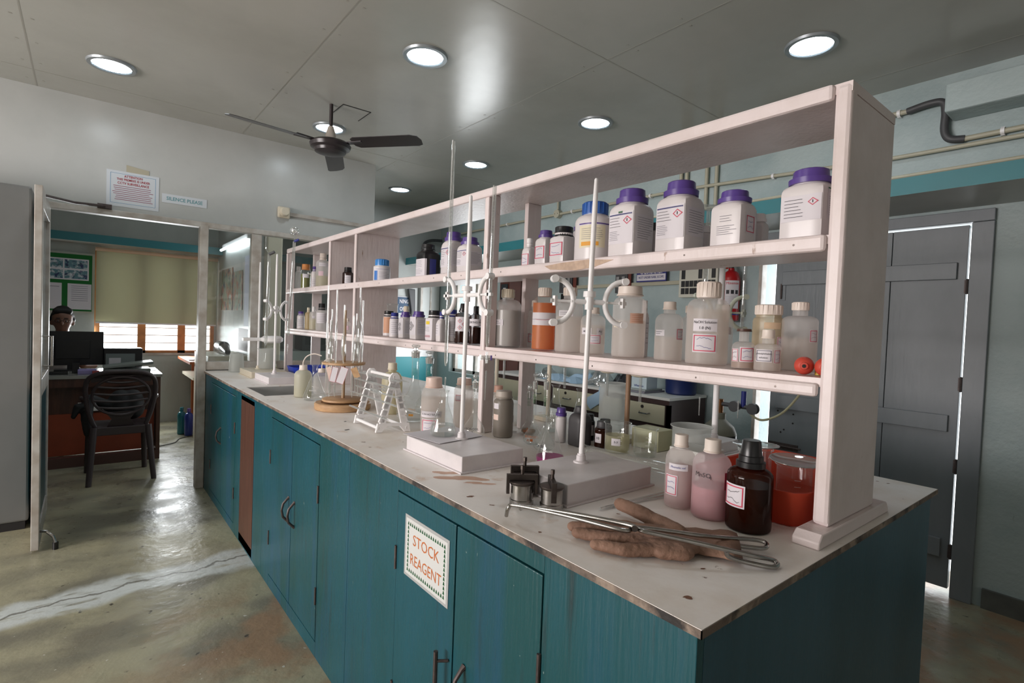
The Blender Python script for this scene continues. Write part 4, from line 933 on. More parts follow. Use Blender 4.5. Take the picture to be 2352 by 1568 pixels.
# back-side stand with grey-green clamp, seen through the shelf
yr = onx(1643, 1.1, 1.0, 800, 10)[1]; q = (1.1, yr)
stand('burette_stand', 'white-rodded stand on the far side of the bench, in front of the grey gas cylinder', 1.135, yr+.02, H, .12, .13, .045, q[0], q[1], .80, rr_=.011)
cclamp('burette_clamp', 'grey-green double clamp on the far-side stand, in front of the fire extinguisher', (q[0], q[1], 1.44), (.75, -.66, 0), .085, .06, m=mat('aged green white plastic', (186, 190, 172), .4))
def ctop(t, p):
    e = Vector((RT.x, RT.y, 0)).normalized(); MB().tube([p-e*.03, p+e*.025], .012, M_thin, 12).build('top_tube', t)
    MB().tube([p+e*.025, p+e*.034], .011, M_navy, 12).build('key', t)
burette('burette', 'far-side burette with a glass cross tube and blue key at its top', q[0]-.02, q[1]+.055, 1.05, 1.83, .008, top=ctop, cock=False)
burette('burette', 'far-side burette with a green stopper on top, right of the white rod', q[0]+.06, q[1]-.055, 1.05, 1.80, .0075, cock=False, top=lambda t, p: MB().tube([p-Vector((0, 0, .03)), p], .0085, mat('pale green stopper', (150, 190, 176), .4), 12).build('stopper', t) and None)

# ================================================================== things on the worktop, near end
def T(cx, bot_, top, wid, z=H): return std(cx, bot_, top, wid, z+.0012)
zH = H+.0012
x, y, r, h = T(1716, 1228, 1010, 98)
vessel('reagent_bottle', 'big dark amber bottle with black stepped stopper beside the red tray', 'bottle', x, y, zH, r, h, M_amber, .44, (.30, M_black, 'cone', 1.08), (.60, .72), 2, (.5, M_ambl), [(-.75, r*1.15, .27, .52, RBK)], n=40)
x, y, r, h = T(1629, 1197, 1008, 84)
vessel('reagent_bottle', 'cloudy bottle marked MnSO4 with pink liquid in its lower half', 'bottle', x, y, zH, r, h, see('pinkish cloudy plastic', (236, 222, 225), .36), .40, (.15, M_frostcap, 'plain', 1.1), (.66, .82), 2, (.40, see('rosy liquid', (206, 128, 138), .8)), [(-.35, r*1.0, .52, .62, [('text', 'MnSO', M_ink, .5, .8, .4), ('text', '4', M_ink, .25, .6, .8)]), (.95, r*.5, .4, .62, [('base', M_red)])], n=40)
x, y, r, h = T(1558, 1170, 997, 66)
vessel('reagent_bottle', 'cloudy bottle with a written strip and red framed label, left of the MnSO4 bottle', 'bottle', x, y, zH, r, h, M_frost, .42, (.15, M_frostcap, 'plain', 1.1), (.64, .8), 2, (.55, M_liqp), [(-.15, r*1.3, .53, .62, [('base', M_label), ('text', 'Phenolic sol', M_blueink, .5, .45)]), (-.6, r*.9, .18, .46, RB)], n=36)
# red plastic tray
t = thing('plastic_tray', 'translucent red plastic tray holding beakers under the end of the shelf', 'tray', (.73, .23, H))
def tray(x0, x1, y0, y1, z, h, m, th=.003, fl=.02, nm='body'):
    b = MB(); c = Vector(((x0+x1)/2, (y0+y1)/2, z)); n = 48; vs = []
    hx, hy = (x1-x0)/2, (y1-y0)/2
    def ring(k, z_, ins=0):
        out = []
        for i in range(n):
            a = 2*pi*(i+.5)/n; q_ = rr(a, 8); out.append(c+Vector(((hx*k-ins)*q_*cos(a), (hy*k-ins)*q_*sin(a), z_)))
        return out
    rings = [ring(.86, 0), ring(.88, .004), ring(.97, h*.9), ring(1.0, h), ring(1.0, h-.012) if False else ring(1.0, h+.001), ring(.965, h, .002), ring(.86, .006, th), ring(.5, .005, 0)]
    for R_ in rings: vs += R_
    k = len(rings); fs = [(i*n+j, i*n+(j+1) % n, (i+1)*n+(j+1) % n, (i+1)*n+j) for i in range(k-1) for j in range(n)]
    fs += [tuple(reversed(range(n))), tuple(range((k-1)*n, k*n))]
    return b.add(vs, fs, m).build(nm, t)
tray(.51, .955, .062, .36, zH, .085, M_redp)
x, y, r, h = std(1809, 1150, 1062, 82, H+.008); x = max(x, .62)
beaker('glass_beaker', 'glass beaker with a little water under a watch glass, in the red tray', .655, .145, H+.0095, .040, .112, (.22, M_water))
def watch(lab, x, y, z, r, tx, ty):
    t_ = thing('watch_glass', lab, 'watch glass', (x, y, z))
    b = MB().loft((0, 0, 0), [(0, .002), (.001, r*.5), (.004, r*.8), (.008, r), (.0095, r), (.0055, r*.8), (.0025, r*.5)], M_thin, 36, True, True)
    b.tube([(r*cos(2*pi*k/36), r*sin(2*pi*k/36), .009) for k in range(37)], .0011, M_thin, 6, False)
    b.xform(Matrix.Translation((x, y, z)) @ Matrix.Rotation(tx, 4, 'X') @ Matrix.Rotation(ty, 4, 'Y')); b.build('dish', t_)
watch('watch glass covering the nearer beaker in the red tray', .655, .145, H+.1235, .058, .05, -.05)
beaker('glass_beaker', 'second glass beaker with a printed grid, farther back in the red tray', .735, .285, H+.0095, .042, .115)
watch('watch glass covering the farther beaker in the red tray', .735, .285, H+.1265, .060, -.03, .02)

# stainless jars with clamps
def steeljar(lab, x, y, r, h, bars, rot):
    t = thing('stainless_jar', lab, 'metal jar', (x, y, H))
    MB().loft((x, y, zH), [(0, r*.97), (.002, r*1.02), (h*.24, r*1.02), (h*.27, r*.93), (h*.86, r*.93), (h*.88, r*1.0), (h*.9, r*1.0)], M_steel, 36).build('body', t)
    MB().loft((x, y, zH+h*.9), [(0, r*1.0), (.003, r*1.08), (h*.12, r*1.08), (h*.15, r*.9), (h*.16, .004)], M_dsteel, 36).build('lid', t)
    R = Matrix.Rotation(rot, 3, 'Z')
    cl = MB(); zz = zH+h*1.06
    cl.box((x-r*1.16, y-.0065, zz), (x+r*1.16, y+.0065, zz+.014), M_dsteel, R, (x, y, zz))
    for s in (-1, 1): cl.box((x+s*r*1.2-.004, y-.0065, zz-.034), (x+s*r*1.2+.004, y+.0065, zz+.014), M_dsteel, R, (x, y, zz))
    o = cl.build('clamp_bar', t, smooth=0, bevel=.001)
    MB().tube([(x, y, zz-.006), (x, y, zz+.026)], .0042, M_dsteel, 10).tube([(x, y, zz+.026), (x, y, zz+.036)], .0055, M_dsteel, 6).build('clamp_screw', o)
x, y, r, h = T(1197, 1166, 1110, 54)
steeljar('stainless jar with dark clamp bar, front one at the left of the nearest stand base', x, y, r, h*1.12, 1, radians(-34))
steeljar('stainless jar with dark clamp half hidden behind the front clamped jar', x+.052, y+.052, r*.95, h*1.16, 1, radians(-34))
x, y, r, h = T(1266, 1176, 1122, 54)
steeljar('stainless jar with narrow clamp, right one in front of the nearest stand base', x, y, r, h*1.15, 1, radians(54))
# leather gloves and crucible tongs
def skinbody(name, label, cat, chains, m, sub=2, group=None):
    vs, es, rs = [], [], []
    for ch in chains:
        base = None
        for (p, r_) in ch:
            p = Vector(p); hit = next((i for i, v in enumerate(vs) if (v-p).length < 1e-5), None)
            if hit is None: vs.append(p); rs.append(r_); hit = len(vs)-1
            if base is not None: es.append((base, hit))
            base = hit
    me = bpy.data.meshes.new(name); o_ = vs[0].copy(); me.from_pydata([tuple(v-o_) for v in vs], es, []); o = bpy.data.objects.new(name, me); COL.objects.link(o); o.location = o_
    me.materials.append(m); sk_ = o.modifiers.new('skin', 'SKIN'); sk_.use_smooth_shade = True; sk_.branch_smoothing = .6
    for i, s_ in enumerate(me.skin_vertices[0].data):
        s_.radius = rs[i] if isinstance(rs[i], tuple) else (rs[i], rs[i]); s_.use_root = (i == 0)
    ss = o.modifiers.new('sub', 'SUBSURF'); ss.levels = sub; ss.render_levels = sub
    if label: tag(o, label, cat, group)
    return o
def blob(name, parts, m, vox=.0035, parent=None, sm=8):
    "soft shape: overlapping limbs fused into one skin"
    b = MB()
    for pts, rs, fl in parts:
        P = [Vector(p) for p in pts]; o = len(b.v); b.tube(P, rs, m, 14)
        b.sphere(P[0], rs[0]*.98, m, 12); b.sphere(P[-1], rs[-1]*.98, m, 12)
        zc = sum(p.z for p in P)/len(P)
        for i in range(o, len(b.v)):
            v = b.v[i]; b.v[i] = (v[0], v[1], zc+(v[2]-zc)*fl)
    o = b.build(name, parent, smooth=180)
    rm = o.modifiers.new('fuse', 'REMESH'); rm.mode = 'VOXEL'; rm.voxel_size = vox; rm.use_smooth_shade = True
    s_ = o.modifiers.new('smooth', 'SMOOTH'); s_.factor = .5; s_.iterations = sm
    return o
def A(px, py, z): return at(px, py, z=z)
def wrinkle(o, st=.006, sc=.03):
    tx = bpy.data.textures.new('creases', 'CLOUDS'); tx.noise_scale = sc; tx.noise_depth = 3
    d = o.modifiers.new('creases', 'DISPLACE'); d.texture = tx; d.strength = st; d.mid_level = .5; d.texture_coords = 'GLOBAL'
z = H+.0155
g1 = blob('work_glove', [([A(1575, 1250, z), A(1530, 1243, z), A(1480, 1236, z)], [.036, .038, .034], .42), ([A(1560, 1266, z), A(1520, 1260, z), A(1475, 1250, z)], [.030, .031, .024], .5), ([A(1560, 1228, z), A(1510, 1220, z), A(1480, 1216, z)], [.026, .026, .022], .55),
    ([A(1480, 1216, z), A(1405, 1203, z), A(1345, 1198, z-.002)], [.0165, .0140, .0125], .85), ([A(1475, 1230, z), A(1395, 1217, z), A(1315, 1208, z-.002)], [.0165, .0145, .0130], .85),
    ([A(1470, 1243, z), A(1400, 1236, z), A(1325, 1224, z-.002)], [.0165, .0145, .0130], .85), ([A(1490, 1262, z), A(1430, 1262, z), A(1368, 1250, z-.002)], [.0165, .0145, .0125], .85),
    ([A(1560, 1228, z), A(1500, 1192, z+.004), A(1460, 1172, z+.012), A(1425, 1156, z+.014)], [.022, .0175, .0165, .0155], .95)], M_glove, .0028, None, 4)
wrinkle(g1, .006, .035)
tag(g1, 'brown leather gauntlet glove under the tongs, thumb sticking up behind them', 'glove')
def cuff(par, pa, pb, w0, w1, hh):
    cu = MB(); P0, P1 = A(*pa, H+.0015), A(*pb, H+.0015); d = (P1-P0).normalized(); n_ = Vector((-d.y, d.x, 0)); vs = []; N = 28
    for j in range(9):
        u = j/8; q_ = P0.lerp(P1, u); w_ = w0+(w1-w0)*u+.0015*sin(j*2.1); h_ = hh*(1-.12*sin(j*1.7))
        for k in range(N):
            a_ = 2*pi*k/N; vs.append(q_+n_*w_*cos(a_)*rr(a_, 3)+Vector((0, 0, h_*(1+sin(a_)*.96)+.0012*sin(4*a_+j))))
    cu.add(vs, [(j*N+k, j*N+(k+1) % N, (j+1)*N+(k+1) % N, (j+1)*N+k) for j in range(8) for k in range(N)], M_glove)
    o = cu.build('cuff', par); sd = o.modifiers.new('thick', 'SOLIDIFY'); sd.thickness = .002; return o
cuff(g1, (1540, 1243), (1698, 1268), .050, .074, .0115)
t = thing('crucible_tongs', 'long steel tongs with looped handles lying across the leather gloves', 'tongs', tuple(A(1450, 1215, H+.045)))
z = H+.047
arm1 = [A(1163, 1184, H+.012), A(1168, 1166, H+.034), A(1185, 1160, H+.042), A(1300, 1184, z), A(1425, 1216, z), A(1452, 1215, z), A(1480, 1212, z), A(1600, 1228, z-.008), A(1655, 1234, z-.016)]
tube_curve('arm', arm1+[A(1720, 1238, H+.022), A(1752, 1243, H+.018), A(1762, 1253, H+.016), A(1748, 1259, H+.016), A(1690, 1252, H+.018), A(1662, 1245, H+.022)], .0045, M_steel, t, 10)
arm2 = [A(1196, 1168, H+.030), A(1210, 1163, H+.044), A(1320, 1180, z+.006), A(1440, 1204, z+.009), A(1465, 1214, z+.009), A(1490, 1222, z+.008), A(1600, 1246, z-.004), A(1670, 1262, z-.012)]
tube_curve('arm', arm2+[A(1740, 1278, H+.024), A(1775, 1286, H+.012), A(1786, 1296, H+.0075), A(1770, 1302, H+.0075), A(1710, 1290, H+.012), A(1675, 1278, H+.020), A(1668, 1266, H+.030)], .0047, M_steel, t, 10)
MB().tube([A(1458, 1214, z-.008), A(1458, 1214, z+.016)], .006, M_dsteel, 12).build('rivet', t)
for i, ((a, c_), lab) in enumerate({((1378, 1168), (1535, 1128)): 'thin glass rod on the worktop in front of the nearest stand base', ((1392, 1164), (1545, 1134)): 'second thin glass rod lying beside the first, in front of the stand base'}.items()):
    tag(MB().tube([A(*a, H+.0055), A(*c_, H+.0055)], .0035, M_thin, 10).build('glass_rod'), lab, 'glass rod')
tag(MB().tube([A(1440, 1160, H+.012), A(1443, 1160, H+.012)+Vector((.008, -.004, 0))], .009, M_dgrey, 14).build('stopper'), 'small dark purple stopper behind the raised glove finger', 'stopper')
# paper sheet and flask on the first stand base
P = [A(926, 996, zt+.0015), A(1010, 1019, zt+.0015), A(1108, 1001, zt+.0015), A(1040, 978, zt+.0015)]
tag(MB().prism(P, (0, 0, .0008), M_label).build('paper_sheet', smooth=0), 'white paper sheet lying on the burette stand base under the flask', 'paper')
x, y, r, h = std(1017, 1005, 897, 60, zt+.0025)
flask('conical_flask', 'clear conical flask with some water, standing on the paper under the tall burette', x, y, zt+.0026, r, h, .3, (.22, M_water))

# ---- glassware between the two near stands and behind
x, y, r, h = T(1224, 1024, 868, 46)
volflask('volumetric_flask', 'volumetric flask with orange lettering and a pink tape round its neck', x, y, zH, r, h, r*.19, 'BOROSIL', 'volumetric flasks on the bench', 'disc', M_green)
x, y, r, h = T(1256, 1044, 870, 50)
volflask('volumetric_flask', 'volumetric flask marked (3) in black, in front of the one with pink tape', x+.012, y+.03, zH, r, h, r*.19, '(3', 'volumetric flasks on the bench', 'ball', tm=M_ink)
x, y, r, h = T(1097, 1003, 866, 50)
volflask('volumetric_flask', 'volumetric flask in front of the divider post, right of the paper-topped stand rod', x-.035, y-.02, zH, r, h, r*.2, 'BOROSIL', 'volumetric flasks on the bench', 'ball', M_white, tm=M_ink)
x, y, r, h = T(950, 972, 800, 80)
volflask('volumetric_flask', 'large volumetric flask with 500ml in brown print behind the pipette rack', x, y, zH, r, h, r*.2, '500ml', 'volumetric flasks on the bench', 'disc', tm=mat('brown gold print', (176, 120, 40), .5))
x, y, r, h = T(992, 962, 806, 78)
volflask('volumetric_flask', 'large volumetric flask hidden low behind the HCl bottle, neck with frosted joint', x+.01, y+.056, zH, r*.8, h*.93, r*.2, 'BOROSIL', 'volumetric flasks on the bench', 'disc')
x, y, r, h = T(1213, 1000, 892, 34)
volflask('volumetric_flask', 'small volumetric flask with brown label strip behind the pink-taped one', x, y, zH, r, h, r*.3, 'A', 'volumetric flasks on the bench', 'ball', liq=M_liqb)
x, y, r, h = T(1262, 1072, 955, 66)
flask('conical_flask', 'conical flask with a little magenta liquid behind the near stand base', x, y, zH, r, h, .34, (.14, M_mag))
x, y, r, h = T(1288, 1000, 888, 50); x += .02; y += .06
flask('conical_flask', 'conical flask standing back, left one of two before the drawers', x, y, zH, r, h, .32)
x, y, r, h = T(1330, 1004, 893, 52)
flask('conical_flask', 'conical flask just left of the near white rod, behind the black jar', x, y, zH, r, h, .32)
x, y, r, h = T(993, 996, 866, 56)
vessel('reagent_bottle', 'cloudy wide-capped bottle labelled HCl Solution behind the conical flask', 'bottle', x, y, zH, r, h, M_frost, .64, (.17, M_pinkcap, 'plain', 1.05), (.66, .82), 2, (.62, M_liq), [(-.2, r*1.9, .29, .40, PL(('text', '0.1N HCl Solution', M_ink, .5, .42))), (-.35, r*1.3, .02, .26, RB)], n=36)
x, y, r, h = T(1154, 1006, 897, 46)
vessel('reagent_bottle', 'dull grey opaque bottle with wide lid between the two white stands', 'bottle', x, y, zH, r, h, M_liqg, .78, (.13, mat('grey beige lid', (176, 166, 156), .5), 'plain', 1.05), (.70, .82), 2, None, [(-.85, r*.7, .62, .74, PL()), (-.85, r*.7, .38, .5, [('base', M_pinkcap)])], n=36)
x, y, r, h = T(1063, 985, 868, 46)
vessel('reagent_bottle', 'clouded tall bottle with wide pink lid, left behind the paper-topped stand rod', 'bottle', x, y, zH, r, h, M_frost, .7, (.12, M_pinkcap, 'plain', 1.05), (.72, .84), 2, (.6, M_liq), [(-.4, r*1.1, .55, .68, RB)])
x, y, r, h = T(1148, 985, 886, 38)
vessel('reagent_bottle', 'bottle with salmon pink cap peeping out behind the grey opaque bottle', 'bottle', x-.0, y+.02, zH, r, h, M_frost, .5, (.14, mat('salmon cap', (222, 176, 156), .5), 'plain', 1.1), (.7, .82))
x, y, r, h = T(1180, 996, 912, 30)
vessel('glass_bottle', 'empty clear glass bottle with a small framed sticker right of the grey opaque bottle', 'bottle', x+.01, y+.01, zH, r, h, M_glass, .4, None, (.62, .8), 2, None, [(-.4, r*.5, .3, .5, [('base', M_label), ('border', M_ink)])])
x, y, r, h = T(944, 968, 852, 50)
vessel('reagent_bottle', 'yellowed wash bottle standing behind the pipette rack', 'bottle', x, y+.20, zH, r*1.0, h*1.1, see('yellowed soft plastic', (212, 204, 172), .7), .4, (.12, M_cream, 'plain', 1.1), (.62, .82))
x, y, r, h = T(1299, 1020, 938, 26)
vessel('reagent_jar', 'slim white jar with a dark purple cap between the flasks and the black jar', 'jar', x, y+.03, zH, r, h, M_jar, .8, (.24, M_purple, 'flange', 1.05), (.7, .8), 2)
x, y, r, h = T(1330, 1027, 933, 50)
vessel('reagent_jar', 'dusty black square jar behind the near white rod', 'jar', x, y, zH, r*.84, h, mat('dusty black plastic', (66, 64, 66), .5), .5, (.14, M_dgrey, 'plain', 1.15), (.62, .84), 7, n=32)
for cx, bt, tp, wd, lab in ((1366, 1029, 966, 37, 'small amber jar with grey cap, front one right of the near white rod'), (1388, 1018, 962, 32, 'small amber jar with black cap, behind the grey-capped one'), (1352, 1012, 950, 26, 'small dark jar at the back between the rod and the amber jars')):
    x, y, r, h = T(cx, bt, tp, wd)
    if cx == 1366: x += .02; y -= .018
    vessel('amber_jar', lab, 'jar', x, y, zH, r, h, M_amber if 'dark' not in lab else M_black, .72, (.22, M_dgrey if 'grey' in lab else M_black, 'plain', 1.06), (.66, .78), 2, (.6, mat('brown powder', (90, 48, 26), .5)), [(-.6, r*.9, .2, .55, PL(('text', '10', M_ink, .5, .4))), (.6, r*.5, .2, .6, PL())], group='small amber jars beside the near stand')
x, y, r, h = T(1425, 1046, 972, 62); r *= .92; y += .018
beaker('glass_beaker', 'glass beaker of pale yellow liquid with a small paper label, left of a pair', x, y, zH, r, h, (.55, M_liqy), 'pair of glass beakers on the bench')
b = MB(); skin_label(b, Skin((x, y, zH), r), face_dir((x, y))-.1, r*.7, h*.28, h*.52, [('base', M_label), ('text', '5-3', M_ink, .5, .4)], .001)
skin_label(b, Skin((x, y, zH), r), face_dir((x, y))+.35, r*.7, h*.7, h*.85, [('text', '399', M_ink, .5, .9)], .001)
tb = bpy.data.objects.get('body'); lb = b.build('label', [o for o in COL.objects if o.get('label', '').startswith('glass beaker of pale yellow')][0])
x, y, r, h = T(1475, 1052, 982, 55); r *= .95; x += .005; y -= .006
beaker('glass_beaker', 'glass beaker half full of clear water, right one of the pair', x, y, zH, r, h, (.36, M_water), 'pair of glass beakers on the bench')
# lying measuring cylinder
a = A(1338, 1032, H+.020); c_ = A(1560, 1083, H+.034)
d = (c_-a).normalized()
t = thing('measuring_cylinder', 'glass measuring cylinder lying on its side behind the near stand base', 'measuring cylinder', tuple(a))
MB().tube([a, c_], .0185, M_glass, 28, False).tube([a-d*.001, a+d*.002], .0205, M_thin, 28, False).build('tube', t)
MB().loft(c_-d*.012, [(0, .019), (.004, .034), (.012, .036), (.014, .036)], M_thin, 6, ax=d).loft(c_+d*.002, [(0, .020), (.0015, .020)], M_ground, 24, ax=d).build('foot', t)
b = MB(); side = d.cross(Vector((0, 0, 1))); side = side if side.dot(CAM-a) > 0 else -side
for k in range(36):
    q = a+d*(.05+(c_-a).length*.72*k/36)+side*.0155+Vector((0, 0, .0108)); e = Vector((0, 0, 1))*(.010 if k % 5 == 0 else .006)-side*.0
    b.add([q, q+d*.0009, q+d*.0009+e*.4-side*.003, q+e*.4-side*.003], [(0, 1, 2, 3)], M_white)
b.build('graduation', t)
# cloudy plastic jug, boxes
x, y, r, h = T(1620, 1060, 988, 80)
beaker('plastic_beaker', 'cloudy plastic wide beaker behind the two cloudy bottles', x, y+.06, zH, r*1.08, h*1.05, m=see('thin cloudy plastic', (220, 222, 218), .5), marks=False)
x, y, r, h = T(1404, 990, 882, 58)
beaker('plastic_beaker', 'tall cloudy plastic beaker before the cream drawers, left of the wooden rod', x, y, zH, r*1.05, h*1.02, m=see('thin cloudy plastic', (220, 222, 218), .5), marks=False)
b = MB().box((.895, .72, zH), (.985, .84, zH+.075), mat('pale green carton', (190, 188, 156), .7)); tag(b.build('carton', bevel=.002, smooth=0), 'pale green carton behind the pair of beakers', 'box')
b = MB().box((.79, .47, zH), (.905, .60, zH+.06), mat('white carton', (214, 214, 208), .6)); tag(b.build('carton', bevel=.002, smooth=0), 'low white carton behind the lying measuring cylinder foot', 'box')

# funnel stands hanging their rings just under the shelf
def funnelstand(lab, px_rod, X, rings, mrod, zr=1.215):
    y0 = onx(px_rod, X, 1.0, 800, 10)[1]
    t = thing('funnel_stand', lab, 'funnel stand', (X, y0, H))
    MB().box((X-.045, y0-.045, zH), (X+.045, y0+.045, zH+.02), M_cream).build('base', t, smooth=0, bevel=.002)
    MB().tube([(X, y0, zH+.02), (X, y0, zr+.03)], .010, mrod, 12).build('rod', t)
    for (px, big) in rings:
        yy = onx(px, X-.0, zr-.02, 800, 10)[1]; R_ = .042*big
        cnr = (X-.0, yy, zr-.012)
        MB().box((X-.012, min(y0, yy), zr), (X+.012, max(y0, yy), zr+.014), M_cream).build('arm', t, smooth=0, bevel=.003)
        f = MB().loft(cnr, [(-.022, R_*.55), (-.018, R_*.8), (0, R_*.95), (.012, R_*1.1), (.026, R_*1.1)], M_cream, 16).build('funnel_ring', t)
        MB().tube([(X, yy, zr-.13), (X, yy, zr-.03)], .0055, M_thin, 12).build('funnel_stem', f)
funnelstand('cream funnel stand with a pale rod, left one under the near middle shelf', 1260, .98, [(1300, 1.0), (1226, .8)], M_cream)
funnelstand('cream funnel stand with a brown wooden rod and glass stems, right one', 1441, .95, [(1474, 1.1), (1398, .9)], mat('brown wooden rod', (150, 118, 90), .5))
funnelstand('cream funnel stand seen behind the grey opaque bottle, leftmost under the near shelf', 1140, .97, [(1160, 1.0)], M_cream)

# ---- pipette rack
FL = A(863, 994, zH); FR = A(943, 990, zH); BL = A(812, 971, zH)
ux = (FR-FL).normalized(); uy = (BL-FL); uy = Vector((uy.x, uy.y, 0)); depth = uy.length; uy.normalize(); wR = (FR-FL).length
hR = hgt((FL.x+FR.x)/2, (FL.y+FR.y)/2, zH, 856)
t = thing('pipette_rack', 'white A-frame rack of notched panels holding glass pipettes', 'pipette rack', tuple((FL+FR)/2+uy*depth/2))
def Rk(u, v, z_): return FL+ux*(u*wR)+uy*v+Vector((0, 0, z_*hR))
def apanel(v):
    # outline with stepped notches on both legs
    outl = [(0, 0), (.13, 0)]
    outl += [(.20, .08), (.35, .15), (.65, .15), (.80, .08), (.87, 0), (1.0, 0)]
    n = 5
    for k in range(n):
        z0 = .17+k*.135; e = 1.0-(z0)*.5*.95
        outl += [(e+.02, z0-.05), (e+.0, z0+.0), (e-.12, z0-.012), (e-.13, z0+.03), (e-.02, z0+.055)]
    outl += [(.62, .86), (.60, .97), (.5, 1.0), (.40, .97), (.38, .86)]
    for k in reversed(range(n)):
        z0 = .17+k*.135; e = z0*.5*.95
        outl += [(e+.02, z0+.055), (e+.13, z0+.03), (e+.12, z0-.012), (e, z0), (e-.02, z0-.05)]
    # build as two legs and a foot bridge so the outline stays clean
    b = MB(); th = uy*.011
    def P(*q): b.prism([Rk(u, v, z_) for u, z_ in q], th, M_white)
    P((0, 0), (.17, 0), (.32, .10), (.68, .10), (.83, 0), (1.0, 0), (.95, .15), (.05, .15))
    for s in (0, 1):
        f = (lambda u: u) if s == 0 else (lambda u: 1-u)
        P(*[(f(u), z_) for u, z_ in ((.11, .14), (.28, .14), (.55, .84), (.50, .90), (.38, .86))])
        for k in range(6):
            z0 = .17+k*.115; e = .02+z0*.43
            P(*[(f(u), z_) for u, z_ in ((e-.015, z0), (e+.14, z0-.01), (e+.18, z0+.08), (e+.035, z0+.092))])
    P((.36, .84), (.64, .84), (.66, .90), (.62, .96), (.56, .995), (.44, .995), (.38, .96), (.34, .90))
    return b
for v in (0, depth-.008): apanel(v).build('side_panel', t, smooth=0, bevel=.001)
for (u, z_) in ((.5, .93), (.10, .07), (.90, .07)): MB().tube([Rk(u, 0, z_), Rk(u, depth, z_)], .007, M_white, 12).build('cross_rod', t)
labs = ['pipette on the lowest left notch of the white rack', 'pipette on the second left notch of the white rack', 'bulb pipette on the third left notch of the white rack', 'pipette on the fourth left notch of the white rack', 'pipette on the top left notch of the white rack', 'pipette on the right slope of the white rack, lower notch', 'bulb pipette on the right slope of the white rack, middle notch', 'pipette on the right slope of the white rack, upper notch']
for i, (s, k) in enumerate(((0, 0), (0, 2), (0, 3), (0, 4), (0, 5), (1, 1), (1, 3), (1, 5))):
    z0 = .17+k*.125+.088; u = z0*.42+.02; u = u if s == 0 else 1-u
    a, c_ = Rk(u, -.07-.02*(i % 3), z0), Rk(u, depth+.10+.03*(i % 2), z0); d = (c_-a); b = MB()
    q = a+d*.5; bulb = 'bulb' in labs[i]
    rs = [.0015, .003, .004, .004, .010 if bulb else .0045, .010 if bulb else .0045, .004, .004, .003]
    ks = [0, .08, .15, .36, .40, .60, .64, .9, 1.0]
    b.tube([a+d*k_ for k_ in ks], rs, M_thin, 10)
    tag(b.build('glass_pipette'), 'glass '+labs[i] if not labs[i].startswith('bulb') else 'glass '+labs[i], 'pipette', 'pipettes lying on the white rack')
# ---- round wooden pipette stand
x, y, r, h = T(787, 948, 930, 124)
t = thing('pipette_stand', 'round turned wooden pipette stand with two discs', 'pipette stand', (x, y, H))
MB().loft((x, y, zH), [(0, r*.97), (.005, r), (.028, r), (.033, r*.96), (.033, r*.78), (.026, r*.74), (.026, .004)], M_wood, 48).build('base', t)
MB().loft((x, y, zH+.037), [(0, r*.3), (.0, r*.70), (.004, r*.74), (.012, r*.74), (.015, r*.70)], M_wood, 40).tube([(x, y, zH+.03), (x, y, zH+.04)], .02, M_wood, 12).build('lower_disc', t)
zu = hgt(x, y, zH, 833)
MB().loft((x, y, zH+zu-.008), [(0, r*.72), (.003, r*.78), (.010, r*.78), (.012, r*.76)], M_wood, 40).build('upper_disc', t)
zp = hgt(x, y, zH, 712)
MB().tube([(x, y, zH+.05), (x, y, zH+zp)], [.008, .0065], M_wood, 12).build('pole', t)
ring = [(-2.55, 655, 0), (-2.1, 735, 1), (-1.7, 665, 0), (-1.25, 700, 1), (-.7, 725, 0), (-.25, 660, 1), (.4, 690, 0), (1.2, 720, 1), (2.0, 700, 0), (2.8, 710, 1)]
words = ['leftmost in front', 'short one second from left in front', 'tall one third from left', 'bulbed one left of the pole', 'short one in front of the pole', 'stout bulbed one at the right rim', 'slim one at the right rear', 'short bulbed one at the rear', 'middle one at the rear', 'bulbed one at the left rear']
base_a = face_dir((x, y))
for i, (a, ty_, bulb) in enumerate(ring):
    a2 = base_a+a*1.0+1.2; px_, py_ = x+r*.62*cos(a2), y+r*.62*sin(a2); hh = hgt(px_, py_, zH, ty_)
    rs = [.0016, .0035, .0038, .0038, .0105 if bulb else .006, .0105 if bulb else .006, .0038, .0038]; ks = [.03, .10, .2, .45, .49, .66, .70, 1]
    b = MB().tube([(px_, py_, zH+.053+(hh-.053)*k) for k in ks], rs, M_thin, 10)
    o = b.build('glass_pipette'); tag(o, 'upright glass pipette in the round wooden stand, '+words[i], 'pipette', 'pipettes standing in the round wooden stand')
for i, (dx, w_, hh, ms, lab) in enumerate(((-.075, .022, .065, M_pinkcap, 'brown card tag'), (-.040, .028, .070, M_label, 'small cream card tag'), (.004, .036, .078, M_label, 'larger cream card tag'), (.045, .030, .05, M_wood, 'tan card tag at the right'))):
    e = Vector((RT.x, RT.y, 0)).normalized(); f = Vector((CAM.x-x, CAM.y-y, 0)).normalized(); q = Vector((x, y, zH+zu-.014))+e*dx+f*(r*.80)
    R_ = Matrix.Rotation([.25, -.2, -.3, .4][i], 3, f); P = [q+R_ @ (e*a_-Vector((0, 0, c__))) for a_, c__ in ((-w_/2, 0), (w_/2, 0), (w_/2, hh), (-w_/2, hh))]
    b = MB().prism(P, f*.0008, ms)
    if i in (1, 2):
        for k in range(4): b.tube([P[k]+f*.001, P[(k+1) % 4]+f*.001], .0006, M_red, 4)
    b.build('card_tag', t, smooth=0)

